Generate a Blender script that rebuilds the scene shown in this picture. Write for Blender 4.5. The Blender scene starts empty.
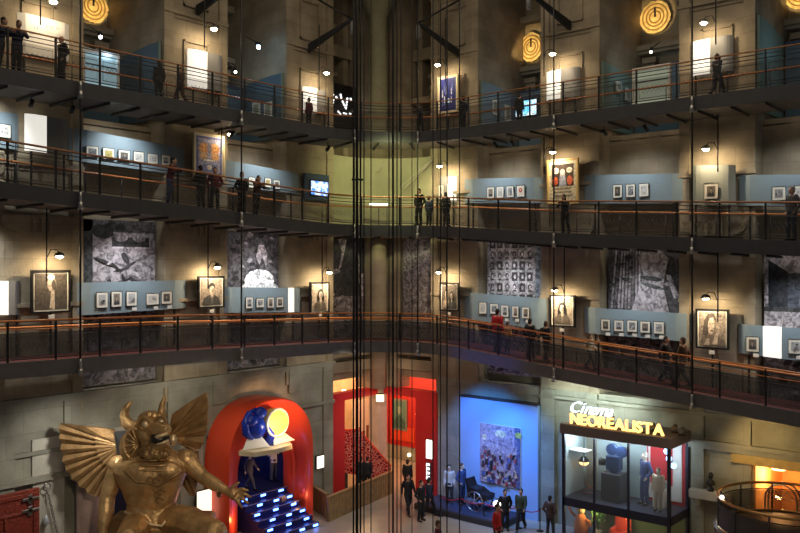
import bpy, bmesh, math, random
from mathutils import Vector, Matrix
random.seed(7)
PI = math.pi
SC = bpy.context.scene
COL = SC.collection
# ------------------------------------------------------------------ camera geometry
H = 11.5; FP = 833.0; DC = 44.0
AN = math.radians(40.2)
FW = Vector((math.cos(AN), math.sin(AN), 0)); RV = Vector((math.sin(AN), -math.cos(AN), 0))
LAT = (383-400)/FP*DC
CAM = Vector((-(DC*FW.x+LAT*RV.x), -(DC*FW.y+LAT*RV.y), H))
cd = bpy.data.cameras.new('camera'); cam = bpy.data.objects.new('camera', cd); COL.objects.link(cam)
cam.location = CAM; cam.rotation_euler = (PI/2, 0, AN-PI/2)
cd.sensor_width = 36; cd.lens = FP/800*36; cd.clip_end = 300
SC.camera = cam
# walls: left wall is y=0 (x<0), right wall is x=0 (y<0). s runs rightwards in view, o = distance out from the wall
def W(side, s, o, z):
    return Vector((s, -o, z)) if side == 'L' else Vector((-o, -s, z))
RZ = {'L': 0.0, 'R': -PI/2}
def hit(side, px, py, o=0.0):
    k = (px-400)/FP; dx = FW.x+k*RV.x; dy = FW.y+k*RV.y
    t = (-o-CAM.y)/dy if side == 'L' else (-o-CAM.x)/dx
    s = CAM.x+t*dx if side == 'L' else -(CAM.y+t*dy)
    return s, H+(266.5-py)/FP*t, t
def at_depth(px, py, d):
    return CAM + d*(FW + (px-400)/FP*RV + Vector((0, 0, (266.5-py)/FP)))
def on_z(px, py, z=0.0):
    return at_depth(px, py, (H-z)*FP/(py-266.5))
# ------------------------------------------------------------------ mesh helper
class MB:
    def __init__(self):
        self.v = []; self.f = []; self.m = []; self.c = []; self.sm = []
        self.M = Matrix.Identity(4)
    def add(self, verts, faces, mi=0, col=None, smooth=False):
        b = len(self.v)
        self.v += [tuple(self.M @ Vector(p)) for p in verts]
        for f in faces:
            self.f.append(tuple(b+i for i in f)); self.m.append(mi); self.c.append(col); self.sm.append(smooth)
        return self
    def box(self, x0, x1, y0, y1, z0, z1, mi=0, col=None):
        v = [(x, y, z) for z in (z0, z1) for y in (y0, y1) for x in (x0, x1)]
        return self.add(v, [(0,2,3,1),(4,5,7,6),(0,1,5,4),(2,6,7,3),(0,4,6,2),(1,3,7,5)], mi, col)
    def bbox(self, x0, x1, y0, y1, z0, z1, b=0.02, mi=0, col=None):   # bevelled box
        pr = [(x0+b,y0),(x1-b,y0),(x1,y0+b),(x1,y1-b),(x1-b,y1),(x0+b,y1),(x0,y1-b),(x0,y0+b)]
        ins = [(min(max(x,x0+b),x1-b), min(max(y,y0+b),y1-b)) for x, y in pr]
        rings = [[(x,y,z0) for x,y in ins],[(x,y,z0+b) for x,y in pr],[(x,y,z1-b) for x,y in pr],[(x,y,z1) for x,y in ins]]
        return self.loft(rings, mi=mi, col=col, smooth=False)
    def loft(self, rings, closed=True, cap=True, mi=0, col=None, smooth=True):
        n = len(rings[0]); v = [p for r in rings for p in r]; f = []
        for i in range(len(rings)-1):
            for j in range(n if closed else n-1):
                k = (j+1) % n
                f.append((i*n+j, i*n+k, (i+1)*n+k, (i+1)*n+j))
        self.add(v, f, mi, col, smooth)
        if cap and closed:
            self.add(rings[0], [tuple(range(n-1, -1, -1))], mi, col)
            self.add(rings[-1], [tuple(range(n))], mi, col)
        return self
    def tube(self, pts, r, n=8, mi=0, col=None, closed=False, flat=1.0):
        pts = [Vector(p) for p in pts]; N = len(pts)
        rr = r if isinstance(r, (list, tuple)) else [r]*N
        rings = []; up = None
        for i, p in enumerate(pts):
            a = pts[i-1] if (i > 0 or closed) else p
            b = pts[(i+1) % N] if (i < N-1 or closed) else p
            t = (b-a)
            if t.length < 1e-9: t = Vector((0,0,1))
            t.normalize()
            if up is None:
                up = Vector((0,0,1)) if abs(t.z) < 0.9 else Vector((0,1,0))
            u = up - t*up.dot(t)
            if u.length < 1e-4: u = Vector((1,0,0)) - t*t.x
            u.normalize(); w = t.cross(u); up = u
            rings.append([tuple(p + rr[i]*(math.cos(2*PI*j/n)*u*flat + math.sin(2*PI*j/n)*w)) for j in range(n)])
        if closed: rings.append(rings[0])
        return self.loft(rings, cap=not closed, mi=mi, col=col)
    def cyl(self, p0, p1, r0, r1=None, n=12, mi=0, col=None):
        return self.tube([p0, p1], [r0, r0 if r1 is None else r1], n, mi, col)
    def lathe(self, prof, c=(0,0,0), n=16, mi=0, col=None):
        return self.loft([[(c[0]+r*math.cos(2*PI*j/n), c[1]+r*math.sin(2*PI*j/n), c[2]+z) for j in range(n)] for r, z in prof], mi=mi, col=col)
    def ell(self, c, r, n=12, m=8, mi=0, col=None):
        R = (r, r, r) if not isinstance(r, (tuple, list)) else r
        rings = []
        for i in range(m+1):
            a = -PI/2 + PI*i/m; q = max(math.cos(a), 0.02)
            rings.append([(c[0]+R[0]*q*math.cos(2*PI*j/n), c[1]+R[1]*q*math.sin(2*PI*j/n), c[2]+R[2]*math.sin(a)) for j in range(n)])
        return self.loft(rings, mi=mi, col=col)
    def prism(self, poly, d0, d1, plane='xz', mi=0, col=None):   # extrude a 2-D outline between two depths
        def P(a, b, d): return (a, d, b) if plane == 'xz' else ((d, a, b) if plane == 'yz' else (a, b, d))
        n = len(poly)
        v = [P(a, b, d0) for a, b in poly]+[P(a, b, d1) for a, b in poly]
        f = [tuple(range(n-1,-1,-1)), tuple(range(n, 2*n))]+[(i, (i+1) % n, (i+1) % n+n, i+n) for i in range(n)]
        return self.add(v, f, mi, col)
    def poly(self, pts, y, col, mi=0):      # a printed shape on a picture plane facing -y
        return self.add([(a, y, b) for a, b in pts], [tuple(range(len(pts)))], mi, col)
    def rect(self, x0, x1, z0, z1, y, col, mi=0):
        return self.poly([(x0,z0),(x1,z0),(x1,z1),(x0,z1)], y, col, mi)
    def oval(self, cx, cz, rx, rz, y, col, mi=0, n=14, rot=0):
        c, s = math.cos(rot), math.sin(rot)
        return self.poly([(cx+rx*math.cos(2*PI*j/n)*c-rz*math.sin(2*PI*j/n)*s, cz+rx*math.cos(2*PI*j/n)*s+rz*math.sin(2*PI*j/n)*c) for j in range(n)], y, col, mi)
    def build(self, name, mats, parent=None, fix=True):
        me = bpy.data.meshes.new(name); me.from_pydata(self.v, [], self.f)
        if not isinstance(mats, (list, tuple)): mats = [mats]
        for m in mats: me.materials.append(m)
        me.polygons.foreach_set('material_index', self.m)
        me.polygons.foreach_set('use_smooth', self.sm)
        if any(c is not None for c in self.c):
            at = me.color_attributes.new('Print', 'FLOAT_COLOR', 'CORNER'); d = []
            for p, c in zip(me.polygons, self.c):
                c = c or (1,1,1)
                for _ in range(p.loop_total): d += [c[0], c[1], c[2], 1]
            at.data.foreach_set('color', d)
        if fix:
            bm = bmesh.new(); bm.from_mesh(me)
            bmesh.ops.remove_doubles(bm, verts=bm.verts, dist=1e-5) if not any(c is not None for c in self.c) else None
            if not any(c is not None for c in self.c): bmesh.ops.recalc_face_normals(bm, faces=bm.faces)
            bm.to_mesh(me); bm.free()
        me.update()
        o = bpy.data.objects.new(name, me); COL.objects.link(o)
        if parent: o.parent = parent
        return o
def tag(o, label=None, cat=None, group=None, kind=None):
    if label: o['label'] = label
    if cat: o['category'] = cat
    if group: o['group'] = group
    if kind: o['kind'] = kind
    return o
def thing(name, label, cat, loc=(0,0,0), rz=0, group=None, scale=None):
    o = bpy.data.objects.new(name, None); COL.objects.link(o); o.empty_display_size = .1
    o.location = loc; o.rotation_euler = (0,0,rz)
    if scale: o.scale = (scale,)*3
    return tag(o, label, cat, group)
def dup(root, loc, rz, label, group=None, scale=None, name=None):
    r = root.copy(); COL.objects.link(r); r.location = loc; r.rotation_euler = (0,0,rz); r['label'] = label
    if scale: r.scale = (scale,)*3
    if group: r['group'] = group
    for ch in list(root.children):
        c = ch.copy(); COL.objects.link(c); c.parent = r
        for g in ch.children:
            d = g.copy(); COL.objects.link(d); d.parent = c
    return r
# ------------------------------------------------------------------ materials
def lin(c):
    return tuple(((x/255)/12.92 if x/255 <= .04045 else ((x/255+.055)/1.055)**2.4) for x in c)
def mat(name, col, rough=.6, metal=0, emit=None, es=1, var=0, vscale=3, bump=0, bscale=20, alpha=None, spec=None, trans=0, coat=0):
    m = bpy.data.materials.new(name); m.use_nodes = True; nt = m.node_tree; b = nt.nodes['Principled BSDF']
    b.inputs['Base Color'].default_value = (*col, 1); b.inputs['Roughness'].default_value = rough; b.inputs['Metallic'].default_value = metal
    if coat: b.inputs['Coat Weight'].default_value = coat
    if trans: b.inputs['Transmission Weight'].default_value = trans
    if emit: b.inputs['Emission Color'].default_value = (*emit, 1); b.inputs['Emission Strength'].default_value = es
    if alpha is not None: b.inputs['Alpha'].default_value = alpha
    if var or bump:
        tc = nt.nodes.new('ShaderNodeTexCoord'); nz = nt.nodes.new('ShaderNodeTexNoise'); nz.inputs['Scale'].default_value = vscale; nz.inputs['Detail'].default_value = 6
        nt.links.new(tc.outputs['Object'], nz.inputs['Vector'])
        if var:
            mp = nt.nodes.new('ShaderNodeMapRange'); mp.inputs[1].default_value = .3; mp.inputs[2].default_value = .7; mp.inputs[3].default_value = 1-var; mp.inputs[4].default_value = 1+var
            nt.links.new(nz.outputs['Fac'], mp.inputs[0])
            vm = nt.nodes.new('ShaderNodeVectorMath'); vm.operation = 'SCALE'; vm.inputs[0].default_value = col
            nt.links.new(mp.outputs[0], vm.inputs['Scale']); nt.links.new(vm.outputs[0], b.inputs['Base Color'])
        if bump:
            n2 = nt.nodes.new('ShaderNodeTexNoise'); n2.inputs['Scale'].default_value = bscale; n2.inputs['Detail'].default_value = 5
            nt.links.new(tc.outputs['Object'], n2.inputs['Vector'])
            bp = nt.nodes.new('ShaderNodeBump'); bp.inputs['Strength'].default_value = bump; bp.inputs['Distance'].default_value = .05
            nt.links.new(n2.outputs['Fac'], bp.inputs['Height']); nt.links.new(bp.outputs[0], b.inputs['Normal'])
    return m
def stone_mat(name, c1, c2, bw=1.3, bh=.62, mortar=.72):
    m = bpy.data.materials.new(name); m.use_nodes = True; nt = m.node_tree; b = nt.nodes['Principled BSDF']; b.inputs['Roughness'].default_value = .85
    L = nt.links.new; N = nt.nodes.new
    tc = N('ShaderNodeTexCoord'); sp = N('ShaderNodeSeparateXYZ'); L(tc.outputs['Object'], sp.inputs[0])
    ad = N('ShaderNodeMath'); ad.operation = 'ADD'; L(sp.outputs['X'], ad.inputs[0]); L(sp.outputs['Y'], ad.inputs[1])
    cb = N('ShaderNodeCombineXYZ'); L(ad.outputs[0], cb.inputs['X']); L(sp.outputs['Z'], cb.inputs['Y'])
    br = N('ShaderNodeTexBrick'); br.inputs['Scale'].default_value = 1; br.inputs['Brick Width'].default_value = bw; br.inputs['Row Height'].default_value = bh
    br.inputs['Mortar Size'].default_value = .012; br.inputs['Color1'].default_value = (*c1,1); br.inputs['Color2'].default_value = (*c2,1); br.inputs['Mortar'].default_value = (*[x*mortar for x in c1],1)
    L(cb.outputs[0], br.inputs['Vector'])
    nz = N('ShaderNodeTexNoise'); nz.inputs['Scale'].default_value = .9; nz.inputs['Detail'].default_value = 8; L(tc.outputs['Object'], nz.inputs['Vector'])
    mp = N('ShaderNodeMapRange'); mp.inputs[1].default_value = .3; mp.inputs[2].default_value = .7; mp.inputs[3].default_value = .7; mp.inputs[4].default_value = 1.2; L(nz.outputs['Fac'], mp.inputs[0])
    vm = N('ShaderNodeVectorMath'); vm.operation = 'SCALE'; L(br.outputs['Color'], vm.inputs[0]); L(mp.outputs[0], vm.inputs['Scale']); L(vm.outputs[0], b.inputs['Base Color'])
    n2 = N('ShaderNodeTexNoise'); n2.inputs['Scale'].default_value = 9; n2.inputs['Detail'].default_value = 6; L(tc.outputs['Object'], n2.inputs['Vector'])
    bp = N('ShaderNodeBump'); bp.inputs['Strength'].default_value = .35; bp.inputs['Distance'].default_value = .04; L(n2.outputs['Fac'], bp.inputs['Height']); L(bp.outputs[0], b.inputs['Normal'])
    return m
def print_mat(name, noise=.0, nscale=6, rough=.6, dist=.0):
    m = bpy.data.materials.new(name); m.use_nodes = True; nt = m.node_tree; b = nt.nodes['Principled BSDF']; b.inputs['Roughness'].default_value = rough
    L = nt.links.new; N = nt.nodes.new
    a = N('ShaderNodeVertexColor'); a.layer_name = 'Print'
    if noise:
        tc = N('ShaderNodeTexCoord'); nz = N('ShaderNodeTexNoise'); nz.inputs['Scale'].default_value = nscale; nz.inputs['Detail'].default_value = 7; nz.inputs['Distortion'].default_value = dist
        L(tc.outputs['Object'], nz.inputs['Vector'])
        mp = N('ShaderNodeMapRange'); mp.inputs[1].default_value = .38; mp.inputs[2].default_value = .62; mp.inputs[3].default_value = 1-noise; mp.inputs[4].default_value = 1+noise
        L(nz.outputs['Fac'], mp.inputs[0])
        vm = N('ShaderNodeVectorMath'); vm.operation = 'SCALE'; L(a.outputs['Color'], vm.inputs[0]); L(mp.outputs[0], vm.inputs['Scale']); L(vm.outputs[0], b.inputs['Base Color'])
    else: L(a.outputs['Color'], b.inputs['Base Color'])
    return m
M = {}
M['stone'] = stone_mat('wall_stone', (.40,.33,.23), (.34,.28,.19))
M['greystone'] = stone_mat('grey_stone', (.36,.35,.28), (.30,.29,.23), 1.6, .8)
M['palestone'] = mat('pale_stone_block', (.55,.52,.44), .8, var=.12, vscale=1.5, bump=.2)
M['floor'] = mat('polished_stone_floor', (.42,.38,.31), .35, var=.12, vscale=1.2)
M['dark'] = mat('dark_grey_metal', (.035,.033,.034), .5)
M['black'] = mat('black_metal', (.012,.012,.013), .45)
M['fascia'] = mat('painted_steel_fascia', (.06,.06,.066), .5, var=.1)
M['fasciapale'] = mat('grey_steel_fascia', (.14,.13,.13), .5, var=.1)
M['under'] = mat('walkway_underside', (.16,.14,.12), .7, var=.15)
M['rail'] = mat('orange_wood_handrail', (.62,.22,.06), .35, coat=.3)
M['mesh'] = mat('fine_wire_mesh', (.055,.052,.055), .6, alpha=.78)
M['meshthin'] = mat('open_wire_mesh', (.05,.047,.045), .6, alpha=.38)
M['brownrail'] = mat('brown_wood_handrail', (.42,.17,.06), .4, coat=.2)
M['carpet'] = mat('red_walkway_carpet', (.14,.03,.03), .8)
M['deckdark'] = mat('dark_walkway_floor', (.06,.05,.045), .6)
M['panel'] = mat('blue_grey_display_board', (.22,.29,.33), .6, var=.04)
M['paneledge'] = mat('dark_blue_board_edge', (.04,.07,.14), .6)
M['white'] = mat('white_board', (.82,.80,.75), .6)
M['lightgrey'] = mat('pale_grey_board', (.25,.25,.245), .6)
M['glowwhite'] = mat('white_board_glow', (.8,.8,.76), .6, emit=(1,.95,.85), es=.75)  # brightness of the white board faces put in as emission, no lamp inside
M['ornament'] = mat('dull_grey_wire', (.14,.13,.12), .6)
M['frame'] = mat('black_picture_frame', (.015,.014,.013), .4)
M['cream'] = mat('cream_picture_mount', (.80,.76,.66), .7)
M['print'] = print_mat('printed_picture')
M['printn'] = print_mat('grainy_printed_picture', .35, 9, .6, .5)
M['mural'] = print_mat('large_photographic_print', .6, 3.6, .75, 1.6)
M['bulb'] = mat('lit_lamp_glass', (1,.9,.7), .5, emit=(1,.80,.52), es=45)
M['steel'] = mat('brushed_steel', (.45,.45,.44), .35, 1)
# ------------------------------------------------------------------ the setting
ZG = 17.8      # deck of the top gallery
PIERS = {'L': [(-27,-23.6),(-20.3,-16.97),(-13.47,-10.3),(-6.89,-3.81),(-1.0,0)],
         'R': [(0,1.0),(3.3,6.15),(9.6,12.5),(16.0,18.95),(22.2,27)]}
BAYS = {'L': [(-23.6,-20.3),(-16.97,-13.47),(-10.3,-6.89),(-3.81,-1.0)],
        'R': [(1.0,3.3),(6.15,9.6),(12.5,16.0),(18.95,22.2)]}
# x=0 corner: ground floor corner room is open between s=-3.7..3.5 below z=5.2
def wall(side):
    b = MB()
    for i, (a, c) in enumerate(PIERS[side]):
        corner = (a == 0 or c == 0)
        z0 = 6.0 if not corner else 5.2
        if corner:
            b.box(a, c, 0, 1.0, z0, 29)
            continue
        b.box(a, c, 0, .85, z0, 17.0); b.box(a, c, 0, 4.2, 17.0, 29)
        w = .42
        for q0, q1 in ((a, a+w), (c-w, c)):
            b.box(q0, q1, -.10, 0, z0, 29)
        # moulded cross bands on the pier between the strips
        for z in (9.9, 14.9, 21.7, 24.6):
            b.box(a+w, c-w, -.05, 0, z, z+.16)
            b.box(a-.03, c+.03, -.15, 0, z+.16, z+.30)
        # shouldered console under the middle walkway
        m = (a+c)/2; h = (c-a)/2-w*.6
        pf = [(m-h,13.1),(m-h+.12,12.86),(m-h*.55,12.70),(m+h*.55,12.70),(m+h-.12,12.86),(m+h,13.1),(m+h,13.3),(m-h,13.3)]
        b.prism(pf, -.28, 0)
        for k in (-.3, 0, .3): b.box(m+k-.06, m+k+.06, -.36, -.28, 12.74, 13.2)
        # sunk panels with a rounded moulding on the upper pier
        for zz, hh in ((18.9, 2.0), (22.3, 1.9)):
            for (x0, x1, y0, y1) in ((m-.62,m-.54,zz,zz+hh),(m+.54,m+.62,zz,zz+hh),(m-.62,m+.62,zz,zz+.08),(m-.62,m+.62,zz+hh-.08,zz+hh)):
                b.box(x0, x1, -.07, 0, y0, y1)
    for (a, c) in BAYS[side]:
        b.box(a, c, .85, 1.25, 6.0, 17.0)
        inner = (abs(a) <= 1.01 or abs(c) <= 1.01)
        dp = 4.2 if not inner else 2.4
        b.box(a, c, dp, dp+.3, 17.0, 29)
        if inner and side == 'L': b.box(c, c+.2, 1.0, dp, 17.0, 29)
        if inner and side == 'R': b.box(a-.2, a, 1.0, dp, 17.0, 29)
        # inner order of the chapel: pilaster with capital and cornice on the back wall
        for q in (a+.28, c-.75):
            b.box(q, q+.5, dp-.35, dp, 17.2, 20.9); b.box(q-.08, q+.58, dp-.45, dp, 20.9, 21.15); b.box(q-.04, q+.54, dp-.40, dp, 20.6, 20.7)
        b.box(a, c, dp-.55, dp, 21.5, 21.75); b.box(a, c, dp-.42, dp, 21.35, 21.5); b.box(a, c, dp-.5, dp, 24.0, 24.3)
        b.box(a, c, .85, dp, 16.95, 17.2)
    o = b.build('wall_left' if side == 'L' else 'wall_right', M['stone']); o.rotation_euler.z = RZ[side]
    tag(o, kind='structure'); return o
wall('L'); wall('R')
# lower storey of the left wall: plain grey courses, ledges, pale dado blocks
def trimobj(n, side, boxes, m):
    b = MB()
    for q in boxes: b.box(*q)
    o = b.build('trim_%d' % n, m); o.rotation_euler.z = RZ[side]; tag(o, kind='structure'); return o
b = MB(); b.box(-27, -11.35, -.02, .9, 0, 6.0); b.box(-6.88,-3.75,-.02,.9,0,6.0); b.box(-11.35,-6.88,-.02,.9,4.3,6.0); b.box(-27,-3.75,-.03,.86,6.0,6.86)
for a, c in ((-20.3,-16.97),(-13.47,-10.3),(-6.89,-3.75)):
    for q0, q1 in ((a+.15,a+.75),(c-.75,c-.12)):
        if q1 < -12.5 or q0 > -6.6: b.box(q0, q1, -.14, 0, 0, 6.7)
        else: b.box(q0, q1, -.14, 0, 5.6, 6.7)
o = b.build('wall_left_lower', M['greystone']); tag(o, kind='structure')
trimobj(1, 'L', [(-27,-3.75,-.22,0,6.72,6.86),(-27,-3.75,-.12,0,6.6,6.72)], M['greystone'])
trimobj(2, 'L', [(-27,-12.4,-.16,0,4.8,4.95),(-27,-12.4,-.26,0,3.85,4.05),(-6.3,-3.75,-.16,0,4.8,4.95)], M['greystone'])
trimobj(3, 'L', [(-18.9,-17.6,-.10,0,4.05,5.35),(-17.55,-13.2,-.10,0,4.05,5.30),(-18.9,-17.6,-.12,0,0,3.85),(-17.55,-15.0,-.12,0,0,3.85),(-13.2,-11.6,-.12,0,0,4.8)], M['palestone'])
# lower storey of the right wall
b = MB(); b.box(3.55, 18.85, 0, .9, 0, 6.0); b.box(18.85,22.6,0,.9,4.15,6.0); b.box(22.6,27,0,.9,0,6.0)
for a in (9.75, 11.9, 16.5, 18.3): b.box(a, a+.5, -.14, 0, 0, 6.0)
b.box(9.65,10.35,-.2,0,0,6.0)
o = b.build('wall_right_lower', M['greystone']); o.rotation_euler.z = RZ['R']; tag(o, kind='structure')
trimobj(4, 'R', [(16.4,27,-.25,0,4.5,4.66),(16.4,27,-.18,0,4.3,4.5),(9.5,27,-.2,0,5.6,5.75)], M['greystone'])
# corner room ground floor shell
b = MB(); b.box(-30, 10, -34, 10, -.3, 0); o = b.build('floor', M['floor']); tag(o, kind='structure')
M['warmwall'] = mat('warm_plaster', (.62,.48,.30), .8, var=.2, vscale=1.5)
M['redwall'] = mat('red_painted_wall', (.55,.02,.02), .55)
b = MB(); b.box(-3.8, 5.0, 5.0, 5.3, 0, 7); b.box(-3.95,-3.75,.9,5.0,0,7)
o = b.build('wall_back', M['warmwall']); tag(o, kind='structure')
b = MB(); b.box(5.0, 5.3, -3.55, 5.0, .8, 7); b.box(.9, 5.0, -3.75, -3.55, 0, 7)
o = b.build('wall_right_back', M['redwall']); tag(o, kind='structure')
b = MB(); b.box(4.85, 5.3, -3.55, 5.0, 0, .8); o = b.build('baseboard_back', M['greystone']); tag(o, kind='structure')
b = MB(); b.box(-3.8, 5.2, .9, 5.2, 6.6, 6.8); b.box(1.0, 5.2, -3.8, .9, 6.6, 6.8); o = b.build('ceiling', M['warmwall']); tag(o, kind='structure')
trimobj(9, 'L', [(-3.75,-.6,-.05,.4,6.2,6.72),(-3.75,-.6,-.02,.3,6.95,7.08),(-3.75,-.6,.5,.8,5.75,6.1)], M['stone'])
trimobj(10, 'R', [(.3,3.6,-.05,.4,6.2,6.72),(.3,3.6,-.02,.3,6.95,7.08),(.3,3.6,.5,.8,5.75,6.1)], M['stone'])
trimobj(11, 'L', [(-3.85,.35,-.12,.35,4.82,5.2),(-3.85,-3.0,-.10,.9,0,4.82)], M['redwall'])
trimobj(12, 'R', [(-.35,3.65,-.12,.35,4.82,5.2),(2.3,3.65,-.10,.9,0,4.82)], M['redwall'])
b = MB(); b.box(-.55,.15,-.15,.5,0,7.2); b.box(-.62,.22,-.22,.57,6.9,7.1); o=b.build('trim_13', M['palestone']); tag(o, kind='structure')
# dome ring far above, closes the hall overhead
b = MB(); b.box(-36, 4.4, -34, 4.4, 29, 29.4); o = b.build('ceiling_upper', M['stone']); tag(o, kind='structure')
# fluted corner column with flared capital
b = MB(); n = 32; rings = []
for r, z in ((.62,17.7),(.62,17.95),(.50,18.05),(.47,24.2),(.50,24.3),(.62,24.5),(.95,25.2),(1.25,25.6),(1.3,26.2)):
    rings.append([((r*(1-.06*(j % 2)))*math.cos(2*PI*j/n), (r*(1-.06*(j % 2)))*math.sin(2*PI*j/n), z) for j in range(n)])
b.loft(rings)
b.tube([(0,0,25.2),(-1.6,.3,26.2),(-3,.3,26.6)], .14); b.tube([(0,0,25.2),(.3,-1.6,26.2),(.3,-3,26.6)], .14)
M['greencol'] = mat('green_lit_stone', (.30,.29,.17), .7, var=.1)  # stone column with its greenish light put into the colour
o = b.build('trim_5', M['greencol']); o.location = (-1.25,-.75,0); tag(o, kind='structure')
b = MB(); b.cyl((0,0,5.2),(0,0,12.9),.42,n=8); o = b.build('trim_6', M['stone']); o.location = (-.75,-.35,0); tag(o, kind='structure')
# smooth concave plaster wall rounding the corner behind the middle walkway
b = MB(); R1 = []
for z in (12.95, 17.0):
    R1.append([(-3.78+3.62*math.sin(a*PI/32), -3.35+3.3*math.cos(a*PI/32), z) for a in range(17)])
    R1[-1] += [(-3.78+3.82*math.sin(a*PI/32), -3.35+3.5*math.cos(a*PI/32), z) for a in range(16,-1,-1)]
b.loft(R1, smooth=False); M['olive'] = mat('olive_plaster', (.42,.40,.26), .8, var=.12, vscale=.8)
o = b.build('wall_corner_curve', M['olive']); tag(o, kind='structure')
b = MB()
for (x0,y0,x1,y1) in ((401,187,430,161),(405,189,434,158),(378,172,386,161)):
    b.tube([at_depth(x0,y0,41.6), at_depth(x1,y1,41.6)], .025, 6)  # pale tubes put in for diagonal reflections on the curved wall
o = b.build('trim_15', M['palestone']); tag(o, kind='structure')
# shadowy balcony fronts in the two corner bays above the gallery
for k, (side, a, c) in enumerate((('L',-3.8,-1.0),('R',1.0,3.3))):
    trimobj(7+k, side, [(a,c,1.3,1.6,22.4,23.0),(a,c,1.1,1.6,20.1,20.4),(a+.2,a+.55,1.4,2.4,17.2,26),(c-.55,c-.2,1.4,2.4,17.2,26)], M['stone'])
# ------------------------------------------------------------------ walkways
OO = 2.4; WID = 2.1; CR = 4.0; SL = 24.0
def path_pts():
    P = []; s = -SL
    ts = OO+CR
    n = 44
    for i in range(n): 
        x = -SL + (SL-ts)*i/n
        P.append((Vector((x,-OO,0)), Vector((0,1,0)), x))
    m = 14
    for i in range(m+1):
        a = PI/2*(1-i/m)                    # from +y towards +x
        nrm = Vector((math.cos(a), math.sin(a), 0))
        P.append((Vector((-ts,-ts,0))+CR*nrm, nrm, -ts+2*ts*i/m))
    for i in range(1, n+1):
        y = ts + (SL-ts)*i/n
        P.append((Vector((-OO,-y,0)), Vector((1,0,0)), y))
    return P
PATH = path_pts()
def interp(tab, s):
    if s <= tab[0][0]: return tab[0][1]
    for (a, za), (b_, zb) in zip(tab, tab[1:]):
        if s <= b_: return za+(zb-za)*(s-a)/(b_-a)
    return tab[-1][1]
ZT = {'T': [(-24,17.3),(24,17.3)],
      'A': [(-24,13.86),(-18.4,13.53),(-13.4,13.31),(-9.6,13.08),(-6.3,12.93),(5,12.9),(8,12.68),(11.4,12.4),(16.8,12.1),(24,11.7)],
      'B': [(-24,7.95),(-14,7.8),(-12,7.72),(-6,7.54),(5,7.44),(7.9,7.2),(10.9,6.87),(13.7,6.61),(16.2,6.40),(19.3,6.14),(24,5.75)]}
ZPROF = {}
for k, tab in ZT.items():
    z = [interp(tab, s) for _, _, s in PATH]
    for _ in range(6): z = [z[0]]+[(z[i-1]+2*z[i]+z[i+1])/4 for i in range(1, len(z)-1)]+[z[-1]]
    ZPROF[k] = z
def zdeck(k, s):     # top of the deck at wall coordinate s
    for i in range(len(PATH)-1):
        if PATH[i][2] <= s <= PATH[i+1][2]:
            t = (s-PATH[i][2])/(PATH[i+1][2]-PATH[i][2]); return ZPROF[k][i]*(1-t)+ZPROF[k][i+1]*t+.5
    return ZPROF[k][-1]+.5
def off(i, d, dz, k):    # d = distance in from the outer edge towards the wall
    p, n, s = PATH[i]; q = p+n*d; return (q.x, q.y, ZPROF[k][i]+dz)
def strip(b, k, prof, closed=True, rng=None):
    rng = rng or range(len(PATH))
    b.loft([[off(i, d, dz, k) for d, dz in prof] for i in rng], closed=closed, smooth=False)
NAMES = {'T': ('top gallery','level dark gallery crossing the picture nearest its top edge'),
         'A': ('middle walkway','sloping middle walkway with orange handrail, its deck dark and seen from below'),
         'B': ('lower walkway','lowest sloping walkway with red carpet seen from above')}
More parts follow.
